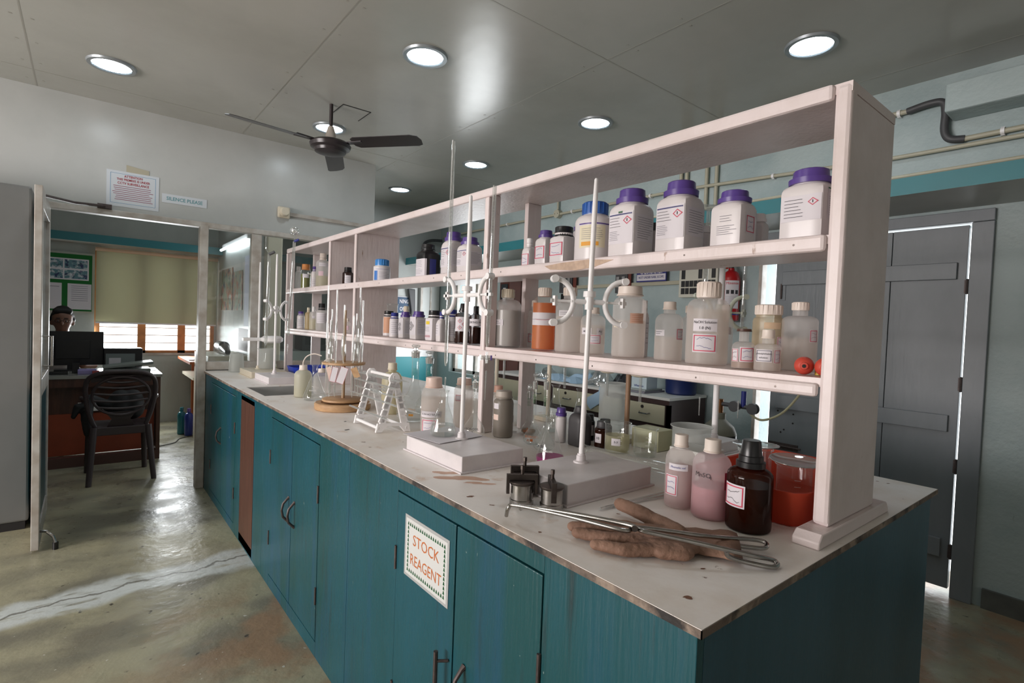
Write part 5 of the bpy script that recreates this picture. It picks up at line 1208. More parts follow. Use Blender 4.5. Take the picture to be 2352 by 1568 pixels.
# ---- left part of the bench
x, y, r, h = T(695, 913, 838, 38)
t = vessel('wash_bottle', 'pale green wash bottle with curved spout tube left of the wooden stand', 'bottle', x, y, zH, r, h, see('pale green plastic', (214, 212, 194), .7), .42, (.14, M_frostcap, 'plain', 1.1), (.66, .84), 2, (.25, M_liqy))
e = Vector((RT.x, RT.y, 0)).normalized(); q = Vector((x, y, zH+h)); tube_curve('spout_tube', [q-Vector((0, 0, .01)), q+Vector((0, 0, .02)), q+e*.02+Vector((0, 0, .05)), q+e*.06+Vector((0, 0, .065)), q+e*.10+Vector((0, 0, .055))], .0035, M_frostcap, t)
x, y, r, h = T(722, 921, 838, 50)
flask('conical_flask', 'empty conical flask in front of the pale green wash bottle', x, y, zH, r, h, .24)
x, y, r, h = T(738, 905, 846, 36)
t = vessel('wash_bottle', 'clear wash bottle with curved spout behind the empty conical flask', 'bottle', x, y, zH, r, h, M_frost, .42, (.14, M_frostcap, 'plain', 1.1), (.66, .84), 2)
q = Vector((x, y, zH+h)); tube_curve('spout_tube', [q-Vector((0, 0, .01)), q+Vector((0, 0, .02)), q+e*.015+Vector((0, 0, .045)), q+e*.04+Vector((0, 0, .06)), q+e*.07+Vector((0, 0, .055))], .0035, M_frostcap, t)
t = thing('plastic_tray', 'blue plastic tray behind the two wash bottles', 'tray', (.62, 3.05, H))
q = A(702, 862, H); tray(q.x-.12, q.x+.16, q.y-.11, q.y+.11, zH, .07, M_bluetray)
t.location = (q.x, q.y, H)
for ch in t.children: ch.matrix_parent_inverse = wmat(t).inverted()
for nm, lab, cat, cx, bt, tp, wd, m in (('plastic_beaker', 'upturned cloudy plastic beaker next to the glass partition', 'beaker', 543, 855, 812, 33, see('thin cloudy plastic', (220, 222, 218), .5)), ('plastic_beaker', 'cloudy plastic beaker under the funnel ring of the yellowed stand', 'beaker', 600, 847, 800, 36, see('thin cloudy plastic', (220, 222, 218), .5))):
    if 'funnel' in lab: x, y, r, h = std(cx, bt, tp, wd, zH+.046); beaker(nm, lab, x+.03, y-.03, H+.047, r, h, marks=False, m=m)
    else:
        x, y, r, h = T(cx, bt, tp, wd); t = thing(nm, lab, cat, (x, y, H)); MB().loft((x, y, zH), [(0, r*1.08), (.004, r*1.08), (.006, r), (h*.93, r*.86), (h, r*.78)], m, 28).build('body', t)
x, y, r, h = T(628, 853, 806, 30); flask('conical_flask', 'conical flask of yellowish liquid behind the far white burette stand', x, y+.12, zH, r*1.2, h*1.2, .3, (.6, M_liqy))

# a low row of small vessels on the rear half of the bench, seen under the middle shelf
rnd = random.Random(5)
for (cx, bt, tp, wd, m, cm, lab) in ((1070, 950, 882, 26, M_frost, M_cream, 'cloudy bottle right behind the paper-topped stand rod'), (1092, 946, 876, 22, M_frost, M_cream, 'pale bottle just left of the front divider post, rear of bench')):
    x, y, r, h = T(cx, bt, tp, wd); vessel('reagent_bottle', lab, 'bottle', x, y, zH, r, h, m, .55, (.13, cm, 'plain', 1.1), (.66, .82), 2, (.4, M_liq))

# ================================================================== right wall: pipes, boxes, boards
XW = 2.9
def pipe(lab, pts, r, m, sub=4, clips=()):
    t = thing('conduit', lab, 'pipe', tuple(pts[0]))
    MB().tube([Vector(p) for p in pts], r, m, 10).build('pipe', t)
    for y, z in clips: MB().tube([(XW-.03, y-.008, z), (XW-.03, y+.008, z)], r*1.35, M_white, 10).box((XW-.03, y-.008, z-r*1.5), (XW-.002, y+.008, z+r*1.5), M_white).build('clip', t)
    return t
xq = XW-.03
pipe('long cream conduit running level under the ceiling of the right wall', [(xq, -1.5, 2.385), (xq, .6, 2.405), (xq, 2.0, 2.47), (xq, 5.55, 2.478)], .012, M_conduit, clips=[(1.3, 2.437), (2.3, 2.472), (2.9, 2.474), (3.2, 2.474), (4.2, 2.476)])
pipe('cream conduit ending in a black flexible bend at the upper right', [(xq, .52, 2.655), (xq, 1.4, 2.655)], .014, M_conduit, clips=[(.60, 2.655)])
pipe('cream conduit level with the concrete block, right of the black bend', [(xq, .30, 2.438), (xq, -1.4, 2.45)], .014, M_conduit, clips=[(.15, 2.44)])
t = thing('flexible_conduit', 'black ribbed flexible bend joining two cream conduits at the upper right', 'pipe', (xq, .4, 2.6))
tube_curve('hose', [(xq, .56, 2.655), (xq-.01, .46, 2.665), (xq-.01, .40, 2.655), (xq-.01, .385, 2.60), (xq-.01, .385, 2.50), (xq-.01, .36, 2.45), (xq, .30, 2.438)], .019, M_dgrey, t, 12)
pipe('cream conduit lying along the top of the turquoise beam', [(2.42, -1.4, 2.174), (2.42, 3.2, 2.174)], .010, M_conduit)
def jb(y, z, lab):
    tag(MB().tube([(XW-.05, y, z), (XW-.001, y, z)], .042, M_conduit, 8).tube([(XW-.052, y-.02, z), (XW-.048, y-.02, z)], .004, M_dark, 6).tube([(XW-.052, y+.02, z), (XW-.048, y+.02, z)], .004, M_dark, 6).build('junction_box'), lab, 'junction box')
jb(3.40, 2.478, 'octagonal cream junction box on the long conduit')
pipe('short upright conduit above the octagonal junction box', [(xq, 3.40, 2.52), (xq, 3.40, 2.80)], .011, M_conduit)
for y, lab in ((2.02, 'left one of the upright conduits right of the tallest purple-capped jars'), (1.97, 'second upright conduit close beside the left one'), (1.80, 'third upright conduit, before the glass cross tube'), (1.72, 'fourth upright conduit, just behind the glass cross tube')):
    pipe(lab, [(XW-.022, y, 1.88 if y > 1.9 else 2.165), (XW-.022, y, 2.80)], .014, M_conduit)
# round conduit at the far alcove
tube_curve('hose', [(2.6, 5.6, 2.2), (2.62, 5.6, 2.36), (2.72, 5.6, 2.42), (2.86, 5.55, 2.43)], .018, M_dgrey, thing('flexible_conduit', 'dark flexible conduit curving up in the far corner', 'pipe', (2.6, 5.6, 2.2)), 10)

def wallbox(name, lab, cat, y0, y1, z0, z1, d, m, extra=None, bev=.003):
    t = thing(name, lab, cat, (XW, (y0+y1)/2, z0)); MB().box((XW-d, y0, z0), (XW-.001, y1, z1), m).build('body', t, smooth=0, bevel=bev)
    if extra: extra(t, XW-d-.0006)
    return t
def sw_grid(t, x):
    b = MB()
    cells = [(c_, r_) for r_ in (0, 1) for c_ in range(8)]
    for c_, r_ in cells:
        if r_ == 0 and c_ in (2, 3, 5, 6): continue
        b.box((x-.004, 1.955-c_*.036-.030, 1.655+r_*.055), (x, 1.955-c_*.036, 1.655+r_*.055+.046), M_black)
    b.box((x-.004, 1.955-4*.036+.003, 1.655), (x, 1.955-2*.036-.003, 1.70), M_black)
    for c_ in (0, 4, 7): b.box((x-.004, 1.955-c_*.036-.03, 1.77), (x, 1.955-c_*.036, 1.86), M_black)
    b.build('switch_bank', t, smooth=0)
wallbox('switchboard', 'cream electric switchboard with rows of black switches on the right wall', 'switchboard', 1.655, 1.978, 1.63, 1.89, .05, mat('switchboard cream', (206, 204, 190), .4), sw_grid)
for (y0, y1, z0, z1, lab) in ((3.15, 3.32, 1.70, 1.88, 'dark switch panel on the right wall, behind the left C-shaped jaw'), (2.49, 2.62, 1.68, 1.86, 'dark switch panel on the right wall, left of the calorimeter sign')):
    def ex(t, x, y0=y0, z0=z0, z1=z1):
        b = MB()
        for k in range(2): b.box((x-.005, y0+.025+k*.06, z0+.05), (x, y0+.055+k*.06, z1-.04), mat('silver toggle', (150, 150, 150), .4))
        b.build('toggle', t, smooth=0)
    wallbox('switch_panel', lab, 'switch panel', y0, y1, z0, z1, .045, M_dgrey, ex)
wallbox('switch_panel', 'small black socket under the left dark switch panel', 'switch panel', 3.24, 3.31, 1.60, 1.69, .03, M_black)
tag(MB().box((XW-.03, 1.98, 1.735), (XW-.001, 3.15, 1.765), M_conduit).build('cable_trunking', bevel=.002, smooth=0), 'cream cable trunking running between the switch panels', 'cable trunking')
tag(MB().box((XW-.04, 2.455, 1.735), (XW-.031, 2.485, 2.0), mat('red brown strip', (110, 52, 40), .6)).build('wooden_strip', smooth=0), 'red brown upright strip beside the calorimeter sign', 'strip')
tag(MB().box((XW-.04, 3.10, 1.735), (XW-.031, 3.14, 1.93), mat('red brown strip', (110, 52, 40), .6)).build('wooden_strip', smooth=0), 'red brown upright strip right of the left dark switch panel', 'strip')
b = MB(); x = XW-.048
b.box((x, 2.10, 1.765), (x+.015, 2.39, 1.92), mat('sign navy', (44, 48, 120), .5)); b.box((x-.001, 2.105, 1.775), (x, 2.385, 1.825), M_label)
flat_text(b, 'CALORIMETER', .05, M_label, (x-.0015, 2.245, 1.845), (0, -1, 0), (0, 0, 1), True, .66)
flat_text(b, 'NOT UNDER NABL SCOPE', .026, mat('sign blue ink', (60, 60, 120), .6), (x-.0018, 2.245, 1.80), (0, -1, 0), (0, 0, 1), True, .8)
tag(b.build('wall_sign', smooth=0), 'navy CALORIMETER sign on the right wall over the drawers', 'sign')
# fire extinguisher
t = thing('fire_extinguisher', 'red fire extinguisher hanging on the wall left of the lit door gap', 'fire extinguisher', (XW-.09, 1.53, 1.45)); c = (XW-.09, 1.53, 1.45)
MB().loft(c, [(0, .045), (.01, .062), (.30, .062), (.34, .05), (.36, .022), (.375, .02)], mat('extinguisher red', (170, 22, 28), .3), 28).build('cylinder', t)
MB().tube([(c[0], c[1], 1.82), (c[0], c[1], 1.86)], .018, M_black, 12).box((c[0]-.02, c[1]-.05, 1.855), (c[0]+.02, c[1]+.03, 1.87), M_black).tube([(c[0]-.02, c[1]+.02, 1.835), (c[0]-.045, c[1]+.03, 1.835)], .016, M_redp, 12).build('valve', t)
b = MB(); skin_label(b, Skin(c, .062), face_dir(c)+.2, .10, .09, .285, [('base', M_label), ('text', 'Minimax', mat('print red', (200, 30, 40), .6), .90, .13), ('band', M_ink, .52, .66, .1, .3), ('band', M_ink, .52, .66, .4, .6), ('band', M_ink, .52, .66, .7, .9), ('lines', M_grey, .08, .45, 5, .05, .95)], .001); skin_label(b, Skin(c, .062), face_dir(c), .15, .045, .065, [('base', M_navy)], .001)
b.build('label', t)
# brown wall cabinet at the far right wall
t = thing('wooden_cabinet', 'dark brown wooden cabinet with small panes beyond the front post', 'cabinet', (2.8, 4.0, .9)); mb = mat('dark brown wood', (92, 44, 34), .4, var=.3)
MB().prism([(2.899, 3.84, .85), (2.899, 4.19, .85), (2.80, 4.19, .85), (2.72, 4.09, .85), (2.72, 3.93, .85), (2.80, 3.84, .85)], (0, 0, 1.02), mb).build('body', t, smooth=0, bevel=.004)
MB().box((2.713, 3.955, 1.58), (2.72, 4.065, 1.80), mat('dark pane', (60, 66, 70), .1)).box((2.712, 3.985, 1.62), (2.713, 4.03, 1.76), M_label).build('pane', t, smooth=0)

# ---- counter with cream drawers along the right wall
X0 = 2.42; ZC = .90
t = thing('drawer_counter', 'dark brown framed counter with cream drawers along the right wall', 'counter', (2.65, 2.8, 0))
mdb = mat('dark brown frame laminate', (62, 42, 40), .4); mcr = mat('cream drawer laminate', (196, 192, 166), .4, var=.06)
MB().box((X0-.005, 1.715, ZC-.018), (2.88, 3.27, ZC), mat('white counter top', (214, 214, 210), .35)).build('top', t, smooth=0)
b = MB().box((X0, 1.72, ZC-.052), (2.875, 3.265, ZC-.018), mdb).box((X0, 1.72, ZC-.20), (2.875, 1.745, ZC-.052), mdb)
b.box((X0, 1.72, ZC-.235), (2.875, 3.265, ZC-.20), mdb)
for y in (1.72, 2.10, 2.50, 2.90, 3.235): b.box((X0, y, 0), (X0+.03, y+.03, ZC-.05), mdb)
b.build('frame', t, smooth=0)
MB().box((X0+.02, 1.75, .02), (2.87, 3.25, ZC-.24), mat('pale lower panel', (190, 198, 194), .5)).build('lower_panel', t, smooth=0)
for y0 in (1.755, 2.135, 2.535, 2.935):
    y1 = y0+(.36 if y0 > 2.1 else .34); y1 = min(y1, 3.23)
    o = MB().box((X0-.001, y0, ZC-.195), (X0+.4, y1-.002, ZC-.057), mcr).build('drawer', t, smooth=0, bevel=.002); ym = (y0+y1)/2
    MB().tube([(X0-.001, ym-.045, ZC-.125), (X0-.02, ym-.035, ZC-.13), (X0-.02, ym+.035, ZC-.13), (X0-.001, ym+.045, ZC-.125)], .005, M_steel, 8).build('handle', o)
    MB().tube([(X0-.006, ym+.02, ZC-.085), (X0, ym+.02, ZC-.085)], .012, M_dsteel, 12).build('lock', o)
t = thing('drawer_counter', 'second farther counter with white top beyond the near drawers', 'counter', (2.65, 3.8, 0))
MB().box((X0+.06, 3.30, ZC-.02), (2.88, 3.82, ZC), mat('white counter top', (214, 214, 210), .35)).build('top', t, smooth=0)
MB().box((X0+.08, 3.31, 0), (2.87, 3.81, ZC-.06), mcr).box((X0+.075, 3.305, ZC-.06), (2.875, 3.815, ZC-.02), mdb).build('body', t, smooth=0)
# on the counter
zc = ZC+.001
def crumple(name, lab, cat, x, y, z, sx, sy, hh, m, seed, group=None, n=9, droop=0):
    if 'packet' in name: n = 5
    rnd = random.Random(seed); b = MB(); vs = []
    for i in range(n):
        for j in range(n):
            u, v = i/(n-1)-.5, j/(n-1)-.5; k = max(0, 1-(u*u+v*v)*3.4)*(.6 if 'packet' in name else 1)
            vs.append(Vector((x+u*sx+rnd.uniform(-.01, .01), y+v*sy+rnd.uniform(-.01, .01), z+hh*k*rnd.uniform(.45, 1)+.002)))
    fs = [(i*n+j, i*n+j+1, (i+1)*n+j+1, (i+1)*n+j) for i in range(n-1) for j in range(n-1)]
    b.add(vs, fs, m); o = b.build(name, smooth=0 if 'bag' not in name else 60); sd = o.modifiers.new('thick', 'SOLIDIFY'); sd.thickness = .0015
    return tag(o, lab, cat, group)
M_bluep = mat('light blue paper', (168, 196, 220), .6); M_bag = clear('crumpled clear plastic', (.86, .89, .9), base=.2, rough=.12, milk=.25)
crumple('paper_packet', 'light blue paper packet at the left of the heap on the counter', 'paper', 2.56, 2.98, zc, .22, .26, .10, M_bluep, 1, 'blue paper packets on the counter')
crumple('paper_packet', 'light blue paper packet with pen notes in the middle of the heap', 'paper', 2.53, 2.74, zc+.0, .20, .24, .085, M_bluep, 2, 'blue paper packets on the counter')
crumple('paper_packet', 'light blue paper packet at the back of the heap on the counter', 'paper', 2.76, 2.86, zc, .2, .3, .14, M_bluep, 3, 'blue paper packets on the counter')
crumple('plastic_bag', 'crumpled clear plastic bag at the far left of the counter heap', 'plastic bag', 2.62, 3.18, zc, .26, .2, .10, M_bag, 4)
crumple('plastic_bag', 'crumpled clear plastic bag on the right part of the heap', 'plastic bag', 2.62, 2.52, zc, .22, .22, .16, M_bag, 5)
crumple('plastic_bag', 'dark shiny plastic bag behind the white carton on the counter', 'plastic bag', 2.70, 2.33, zc, .22, .24, .14, mat('dark bag plastic', (34, 36, 40), .25), 6)
q1 = Vector((X0-.012, 2.42, 0)); 
tag(MB().prism([(X0-.010, 2.36, .875), (X0-.010, 2.50, .80), (X0-.012, 2.47, .745), (X0-.012, 2.44, .72), (X0-.010, 2.33, .79), (X0-.008, 2.30, .90), (X0-.004, 2.36, .915)], (.001, 0, 0), M_bluep).build('paper_sheet', smooth=0), 'blue paper sheet hanging over the edge of the drawers', 'paper')
b = MB().box((2.47, 1.97, zc), (2.72, 2.18, zc+.012), M_grey).box((2.49, 1.98, zc+.012), (2.70, 2.16, zc+.024), mat('grey slab', (150, 156, 154), .5)); tag(b.build('balance_tray', smooth=0, bevel=.002), 'pair of flat grey slabs under the white carton', 'tray')
b = MB().box((2.53, 2.0, zc+.025), (2.66, 2.14, zc+.20), mat('pale blue white carton', (200, 214, 220), .6)); flat_text(b, 'Whatman', .022, M_navy, (2.53-.0008, 2.07, zc+.045), (0, -1, 0), (0, 0, 1), True)
tag(b.build('carton', smooth=0, bevel=.001), 'pale blue white carton with small blue lettering on the grey slabs', 'box')
t = thing('plastic_tub', 'dark blue plastic tub at the right end of the counter', 'tub', (2.72, 1.86, zc)); MB().loft((2.74, 1.845, zc), [(0, .10), (.01, .11), (.13, .115), (.14, .12), (.15, .12)], mat('dark blue plastic', (24, 40, 92), .4), 36).build('body', t)
# gas cylinder
t = thing('gas_cylinder', 'black gas cylinder with grey shoulder by the wall, hose on its valve', 'gas cylinder', (2.55, 1.42, 0)); c = (2.55, 1.42, 0)
MB().loft(c, [(0, .10), (.01, .112), (.70, .1125)], M_black, 32, cap1=False).build('body', t)
MB().loft(c, [(.70, .112), (.705, .112), (.75, .095), (.785, .055), (.80, .04), (.84, .04)], mat('grey olive shoulder', (120, 118, 104), .5), 32).build('shoulder', t)
MB().tube([(2.55, 1.42, .84), (2.55, 1.42, .93)], .022, mat('brass valve', (140, 96, 60), .35, .8), 12).build('valve', t)
g = MB().tube([(2.55, 1.42, .90), (2.55, 1.20, .90)], .014, M_dgrey, 10)
for yy in (1.30, 1.18): g.tube([(2.53, yy, .90), (2.50, yy, .90)], .035, M_dgrey, 20)
g.tube([(2.55, 1.26, .90), (2.55, 1.26, 1.0)], .016, M_navy, 10); g.build('regulator', t)
tube_curve('hose', [(2.53, 1.2, .86), (2.52, 1.12, .84), (2.50, 1.0, .90), (2.48, .9, 1.02), (2.47, .86, 1.12)], .007, mat('yellowish rubber hose', (190, 184, 150), .5), t)

# ---- far alcove wall
b = MB(); y = 5.645
b.box((2.18, y-.012, 1.46), (2.46, y, 1.68), M_label).box((2.19, y-.014, 1.47), (2.45, y-.012, 1.67), mat('sign deep blue', (40, 72, 104), .5))
flat_text(b, 'NING', .07, M_label, (2.385, y-.0155, 1.615), (1, 0, 0), (0, 0, 1), True, .75); flat_text(b, 'OM', .07, M_label, (2.365, y-.0155, 1.52), (1, 0, 0), (0, 0, 1), True, .75)
tag(b.build('wall_sign', smooth=0), 'blue sign with white letters at the far wall beyond the divider', 'sign')
tag(MB().prism([(2.42, y-.05, 1.78), (2.52, y-.05, 1.78), (2.53, y-.05, 1.5), (2.56, y-.05, 1.30), (2.46, y-.05, 1.30), (2.47, y-.05, 1.5)], (0, .04, 0), M_dgrey).build('hanging_apron', smooth=0, bevel=.01), 'dark apron hanging beside the blue sign at the far wall', 'apron')
t = thing('wall_cupboard', 'white panelled door at the far wall near the corner', 'cupboard', (2.72, 5.63, 1.0))
MB().box((2.60, 5.61, 1.15), (2.88, 5.648, 1.95), M_wallL).box((2.60, 5.60, 1.15), (2.63, 5.61, 1.95), M_frame).box((2.74, 5.60, 1.15), (2.76, 5.61, 1.95), M_frame).build('body', t, smooth=0)
tag(MB().box((2.0, 5.635, .27), (2.83, 5.649, .92), mat('teal lower panel', (60, 150, 160), .4)).box((2.0, 5.63, .92), (2.83, 5.649, 1.06), M_white).build('wall_panel', smooth=0), 'teal lower wall panel with a white band at the far wall', 'panel')
t = thing('lab_instrument', 'dark instrument on the counter of the far room, seen under the shelf', 'instrument', (1.55, 6.6, .9))
MB().box((.9, 6.3, 0), (1.9, 6.9, .88), mat('dull teal counter', (70, 110, 112), .5)).build('cabinet_base', t, smooth=0) if False else None
MB().box((1.40, 6.45, .95), (1.75, 6.75, 1.30), M_dgrey).box((1.44, 6.44, 1.02), (1.70, 6.45, 1.25), M_black).build('body', t, smooth=0, bevel=.01)
tag(MB().box((1.0, 6.35, 0), (2.2, 6.95, .945), mat('pale far counter', (170, 180, 176), .5)).build('far_counter', smooth=0), 'pale counter in the far room behind the glass partition', 'counter')

# ================================================================== the office
t = thing('steel_cupboard', 'tall pale grey steel cupboard behind the open office door', 'cupboard', (-1.45, 4.05, 0)); m = mat('pale grey enamel', (110, 111, 110), .42, var=.06)
MB().box((-1.9, 3.92, .05), (-.995, 4.25, 2.09), m).build('body', t, smooth=0, bevel=.012)
MB().box((-1.88, 3.93, .0), (-1.01, 4.24, .05), M_dark).build('plinth', t, smooth=0)
# desk
DX0, DX1, DY0, DY1, DZ = -1.75, -.185, 5.44, 6.12, .765
t = thing('office_desk', 'dark brown laminate office desk behind the plastic chair', 'desk', (-.97, 5.8, 0)); md = layered('desk dark laminate', (92, 58, 46), [((70, 44, 36), 5, .4, .6, (4, 4, .5))], .3, bump=.05)
MB().box((DX0-.01, DY0-.02, DZ), (DX1+.01, DY1, DZ+.028), mat('desk glass top', (150, 150, 144), .12)).build('top', t, smooth=0)
MB().box((DX0, DY0+.10, .10), (DX1-.03, DY0+.12, DZ), md).box((DX0, DY0, .0), (DX0+.03, DY1-.02, DZ), md).build('modesty_panel', t, smooth=0)
MB().box((DX1-.03, DY0, .0), (DX1, DY1-.02, DZ), M_brown).box((DX0+.03, DY0, .69), (DX1-.03, DY0+.02, DZ), md).build('side_panel', t, smooth=0)
mr = mat('rust red lower panel', (150, 66, 40), .4, var=.15)
MB().box((DX0+.03, DY0+.085, .09), (DX1-.04, DY0+.10, .45), mr).build('lower_panel', t, smooth=0)
MB().box((DX0, DY0-.005, .0), (DX1, DY0+.08, .085), mat('desk foot rail', (86, 58, 52), .4)).build('foot_rail', t, smooth=0)
dz = DZ+.029
tag(MB().box((-.78, DY0+.06, .47), (-.50, DY0+.084, .545), M_white).build('socket_box', smooth=0), 'white power socket strip on the front of the desk', 'socket')
# monitors and desk clutter
def monitor(lab, x0, x1, y, z0, z1):
    t = thing('computer_monitor', lab, 'monitor', ((x0+x1)/2, y, dz))
    MB().box((x0, y, z0), (x1, y+.03, z1), M_black).box((x0+.1, y-.02, z0+.06), (x1-.1, y, z1-.08), M_black).build('screen', t, smooth=0, bevel=.004)
    MB().box(((x0+x1)/2-.04, y-.015, dz+.01), ((x0+x1)/2+.04, y+.0, z0+.1), M_black).box(((x0+x1)/2-.13, y-.09, dz), ((x0+x1)/2+.13, y+.06, dz+.012), M_black).build('monitor_stand', t, smooth=0)
monitor('black computer monitor seen from behind on the office desk', -1.05, -.60, 5.95, .84, 1.155)
t = thing('desktop_printer', 'black box with grey front panel beside the monitor on the desk', 'printer', (-.44, 5.95, dz)); MB().box((-.60, 5.84, dz), (-.30, 6.05, dz+.21), M_black).build('body', t, smooth=0, bevel=.006); MB().box((-.585, 5.832, dz+.03), (-.36, 5.84, dz+.16), mat('grey panel', (120, 128, 128), .4)).box((-.56, 5.829, dz+.06), (-.47, 5.832, dz+.12), M_label).build('front_panel', t, smooth=0)
t = thing('flatbed_scanner', 'grey flat scanner with a tilted lid on the right of the desk', 'scanner', (-.38, 5.6, dz)); mg = mat('grey scanner plastic', (128, 134, 130), .4)
MB().box((-.60, 5.48, dz), (-.26, 5.72, dz+.045), mg).build('body', t, smooth=0, bevel=.006)
MB().prism([(-.61, 5.47, dz+.047), (-.24, 5.47, dz+.085), (-.24, 5.47, dz+.11), (-.61, 5.47, dz+.065)], (0, .26, 0), mg).build('lid', t, smooth=0, bevel=.004)
for i, (x, y, w_, d_, h_, m, lab) in enumerate(((-.72, 5.60, .13, .16, .035, mat('violet packet', (150, 140, 190), .5), 'violet and white packet on the desk below the monitor'), (-.80, 5.66, .05, .05, .09, M_black, 'small black desk object below the monitor'), (-.66, 5.50, .05, .05, .03, mat('dull red', (150, 60, 60), .5), 'dull red item beside the scanner'), (-.92, 5.58, .14, .10, .02, M_black, 'black keyboard edge at the left of the desk'))):
    tag(MB().box((x-w_/2, y-d_/2, dz), (x+w_/2, y+d_/2, dz+h_), m).build('desk_item', smooth=0, bevel=.003), lab, 'desk item')
tag(MB().prism([(-.27, 5.74, dz+.0005), (-.19, 5.74, dz+.0005), (-.20, 5.95, dz+.0005), (-.27, 5.95, dz+.0005)], (0, 0, .001), M_label).build('paper_sheet', smooth=0), 'white papers on the right corner of the desk', 'paper')

# ---- dark plastic chair, back towards us
t = thing('plastic_chair', 'dark brown moulded plastic armchair with its back to the doorway', 'chair', (-.5, 4.95, 0)); mc = mat('dark brown chair plastic', (58, 48, 50), .38)
cx, yb, yf = -.505, 4.80, 5.20
for (xa, ya, xt, yt, zt_) in ((-.705, 4.72, -.675, 4.80, .44), (-.285, 4.74, -.325, 4.80, .44), (-.715, 5.19, -.70, 5.15, .44), (-.32, 5.165, -.33, 5.13, .44)):
    MB().tube([(xa, ya, 0), ((xa+xt)/2, (ya+yt)/2, .22), (xt, yt, zt_)], [.019, .022, .026], mc, 10).build('leg', t)
MB().box((-.70, 4.80, .405), (-.31, 5.19, .435), mc).build('seat', t, smooth=0, bevel=.012)
MB().box((-.69, 4.785, .375), (-.32, 4.80, .44), mc).build('seat_apron', t, smooth=0, bevel=.005)
def bp(u, z_): return Vector((cx+u, 4.80-.10*(z_-.43)/.45-.0+.09*(abs(u)/.24)**2*.6, z_))
o_ = [bp(-.165, .44), bp(-.20, .55), bp(-.222, .68), bp(-.225, .77), bp(-.20, .84), bp(-.12, .878), bp(0, .888), bp(.12, .878), bp(.20, .84), bp(.225, .77), bp(.222, .68), bp(.20, .55), bp(.165, .44)]
tube_curve('back_frame', o_, .017, mc, t, 10, 4)
i_ = [bp(.185*cos(a), .69+.155*sin(a)) for a in [2*pi*k/28 for k in range(29)]]
MB().tube(i_, .011, mc, 8, False).build('back_ring', t)
for k, z_ in enumerate((.60, .655, .71, .765, .81)):
    hw = .18*sqrt(max(0, 1-((z_-.69)/.155)**2))
    tube_curve('back_slat', [bp(-hw, z_), bp(-hw*.5, z_-.008), bp(0, z_-.012), bp(hw*.5, z_-.008), bp(hw, z_)], .0085, mc, t, 8, 3)
MB().prism([bp(-.09, .44), bp(.09, .44), bp(.06, .50), bp(.10, .56), bp(-.10, .56), bp(-.06, .50)], (0, .012, 0), mc).build('back_splat', t, smooth=0)
MB().prism([bp(-.20, .84), bp(-.12, .866), bp(0, .876), bp(.12, .866), bp(.20, .84), bp(.19, .80), bp(0, .825), bp(-.19, .80)], (0, .012, 0), mc).build('top_rail', t, smooth=0)
for s in (-1, 1):
    tube_curve('armrest', [bp(s*.215, .66), (cx+s*.245, 4.92, .655), (cx+s*.25, 5.06, .645), (cx+s*.235, 5.15, .60), (cx+s*.20, 5.15, .43)], .016, mc, t, 8, 4)
bgk = blob('bag', [([(-.50, 5.02, .545), (-.50, 5.02, .62)], [.10, .09], 1), ([(-.42, 5.02, .54), (-.42, 5.02, .63)], [.09, .08], 1), ([(-.70, 4.93, .60), (-.78, 4.90, .60), (-.80, 4.90, .52)], [.03, .03, .02], 1), ([(-.70, 4.95, .66), (-.72, 4.90, .50), (-.71, 4.90, .38)], [.03, .04, .03], 1), ([(-.70, 4.95, .66), (-.55, 5.0, .56)], [.03, .05], 1)], mat('black bag cloth', (20, 20, 22), .7), .012, None, 4)
tag(bgk, 'black bag lying on the chair with straps over its left arm', 'bag')

# ---- person behind the desk
sk_m = mat('skin tone brown', (128, 88, 70), .5); hr = mat('dark hair', (30, 26, 26), .6, var=.3, scale=60); sh_m = mat('pale shirt', (196, 194, 190), .8)
px_, py_ = -.915, 6.42
Hc = Vector((px_, py_, 1.235))
body = blob('person', [([Hc+Vector((0, .005, .055)), Hc+Vector((0, 0, .0)), Hc+Vector((0, -.012, -.06))], [.083, .080, .058], 1), ([Hc+Vector((0, .03, -.06)), Hc+Vector((0, .06, -.20))], [.052, .062], 1), ([Hc+Vector((-.17, .08, -.24)), Hc+Vector((0, .07, -.20)), Hc+Vector((.17, .08, -.24))], [.06, .075, .06], 1),
    ([Hc+Vector((0, .09, -.30)), Hc+Vector((0, .12, -.50)), Hc+Vector((0, .14, -.74))], [.14, .145, .15], 1), ([Hc+Vector((-.18, .07, -.25)), Hc+Vector((-.24, .0, -.44)), Hc+Vector((-.16, -.20, -.42))], [.052, .044, .032], 1), ([Hc+Vector((.18, .07, -.25)), Hc+Vector((.24, .0, -.44)), Hc+Vector((.16, -.20, -.42))], [.052, .044, .032], 1),
    ([Hc+Vector((-.09, .05, -.76)), Hc+Vector((-.11, -.36, -.76)), Hc+Vector((-.11, -.36, -1.16))], [.085, .065, .045], 1), ([Hc+Vector((.09, .05, -.76)), Hc+Vector((.11, -.36, -.76)), Hc+Vector((.11, -.36, -1.16))], [.085, .065, .045], 1),
    ([Hc+Vector((0, -.08, .005)), Hc+Vector((0, -.097, -.022))], [.010, .015], 1), ([Hc+Vector((.080, .01, .0)), Hc+Vector((.084, .012, -.03))], [.016, .012], 1), ([Hc+Vector((-.080, .01, .0)), Hc+Vector((-.084, .012, -.03))], [.016, .012], 1)], sk_m, .010, None, 3)
tag(body, 'person sitting behind the desk with bowed head, mostly hidden by the black monitor', 'person')
hair = blob('hair', [([Hc+Vector((0, .025, .055)), Hc+Vector((0, .03, .075))], [.094, .088], 1), ([Hc+Vector((-.06, .03, .02)), Hc+Vector((.06, .03, .02))], [.045, .045], 1), ([Hc+Vector((-.045, -.045, .105)), Hc+Vector((.05, -.04, .105))], [.032, .032], 1)], hr, .008, body, 3)
b = MB()
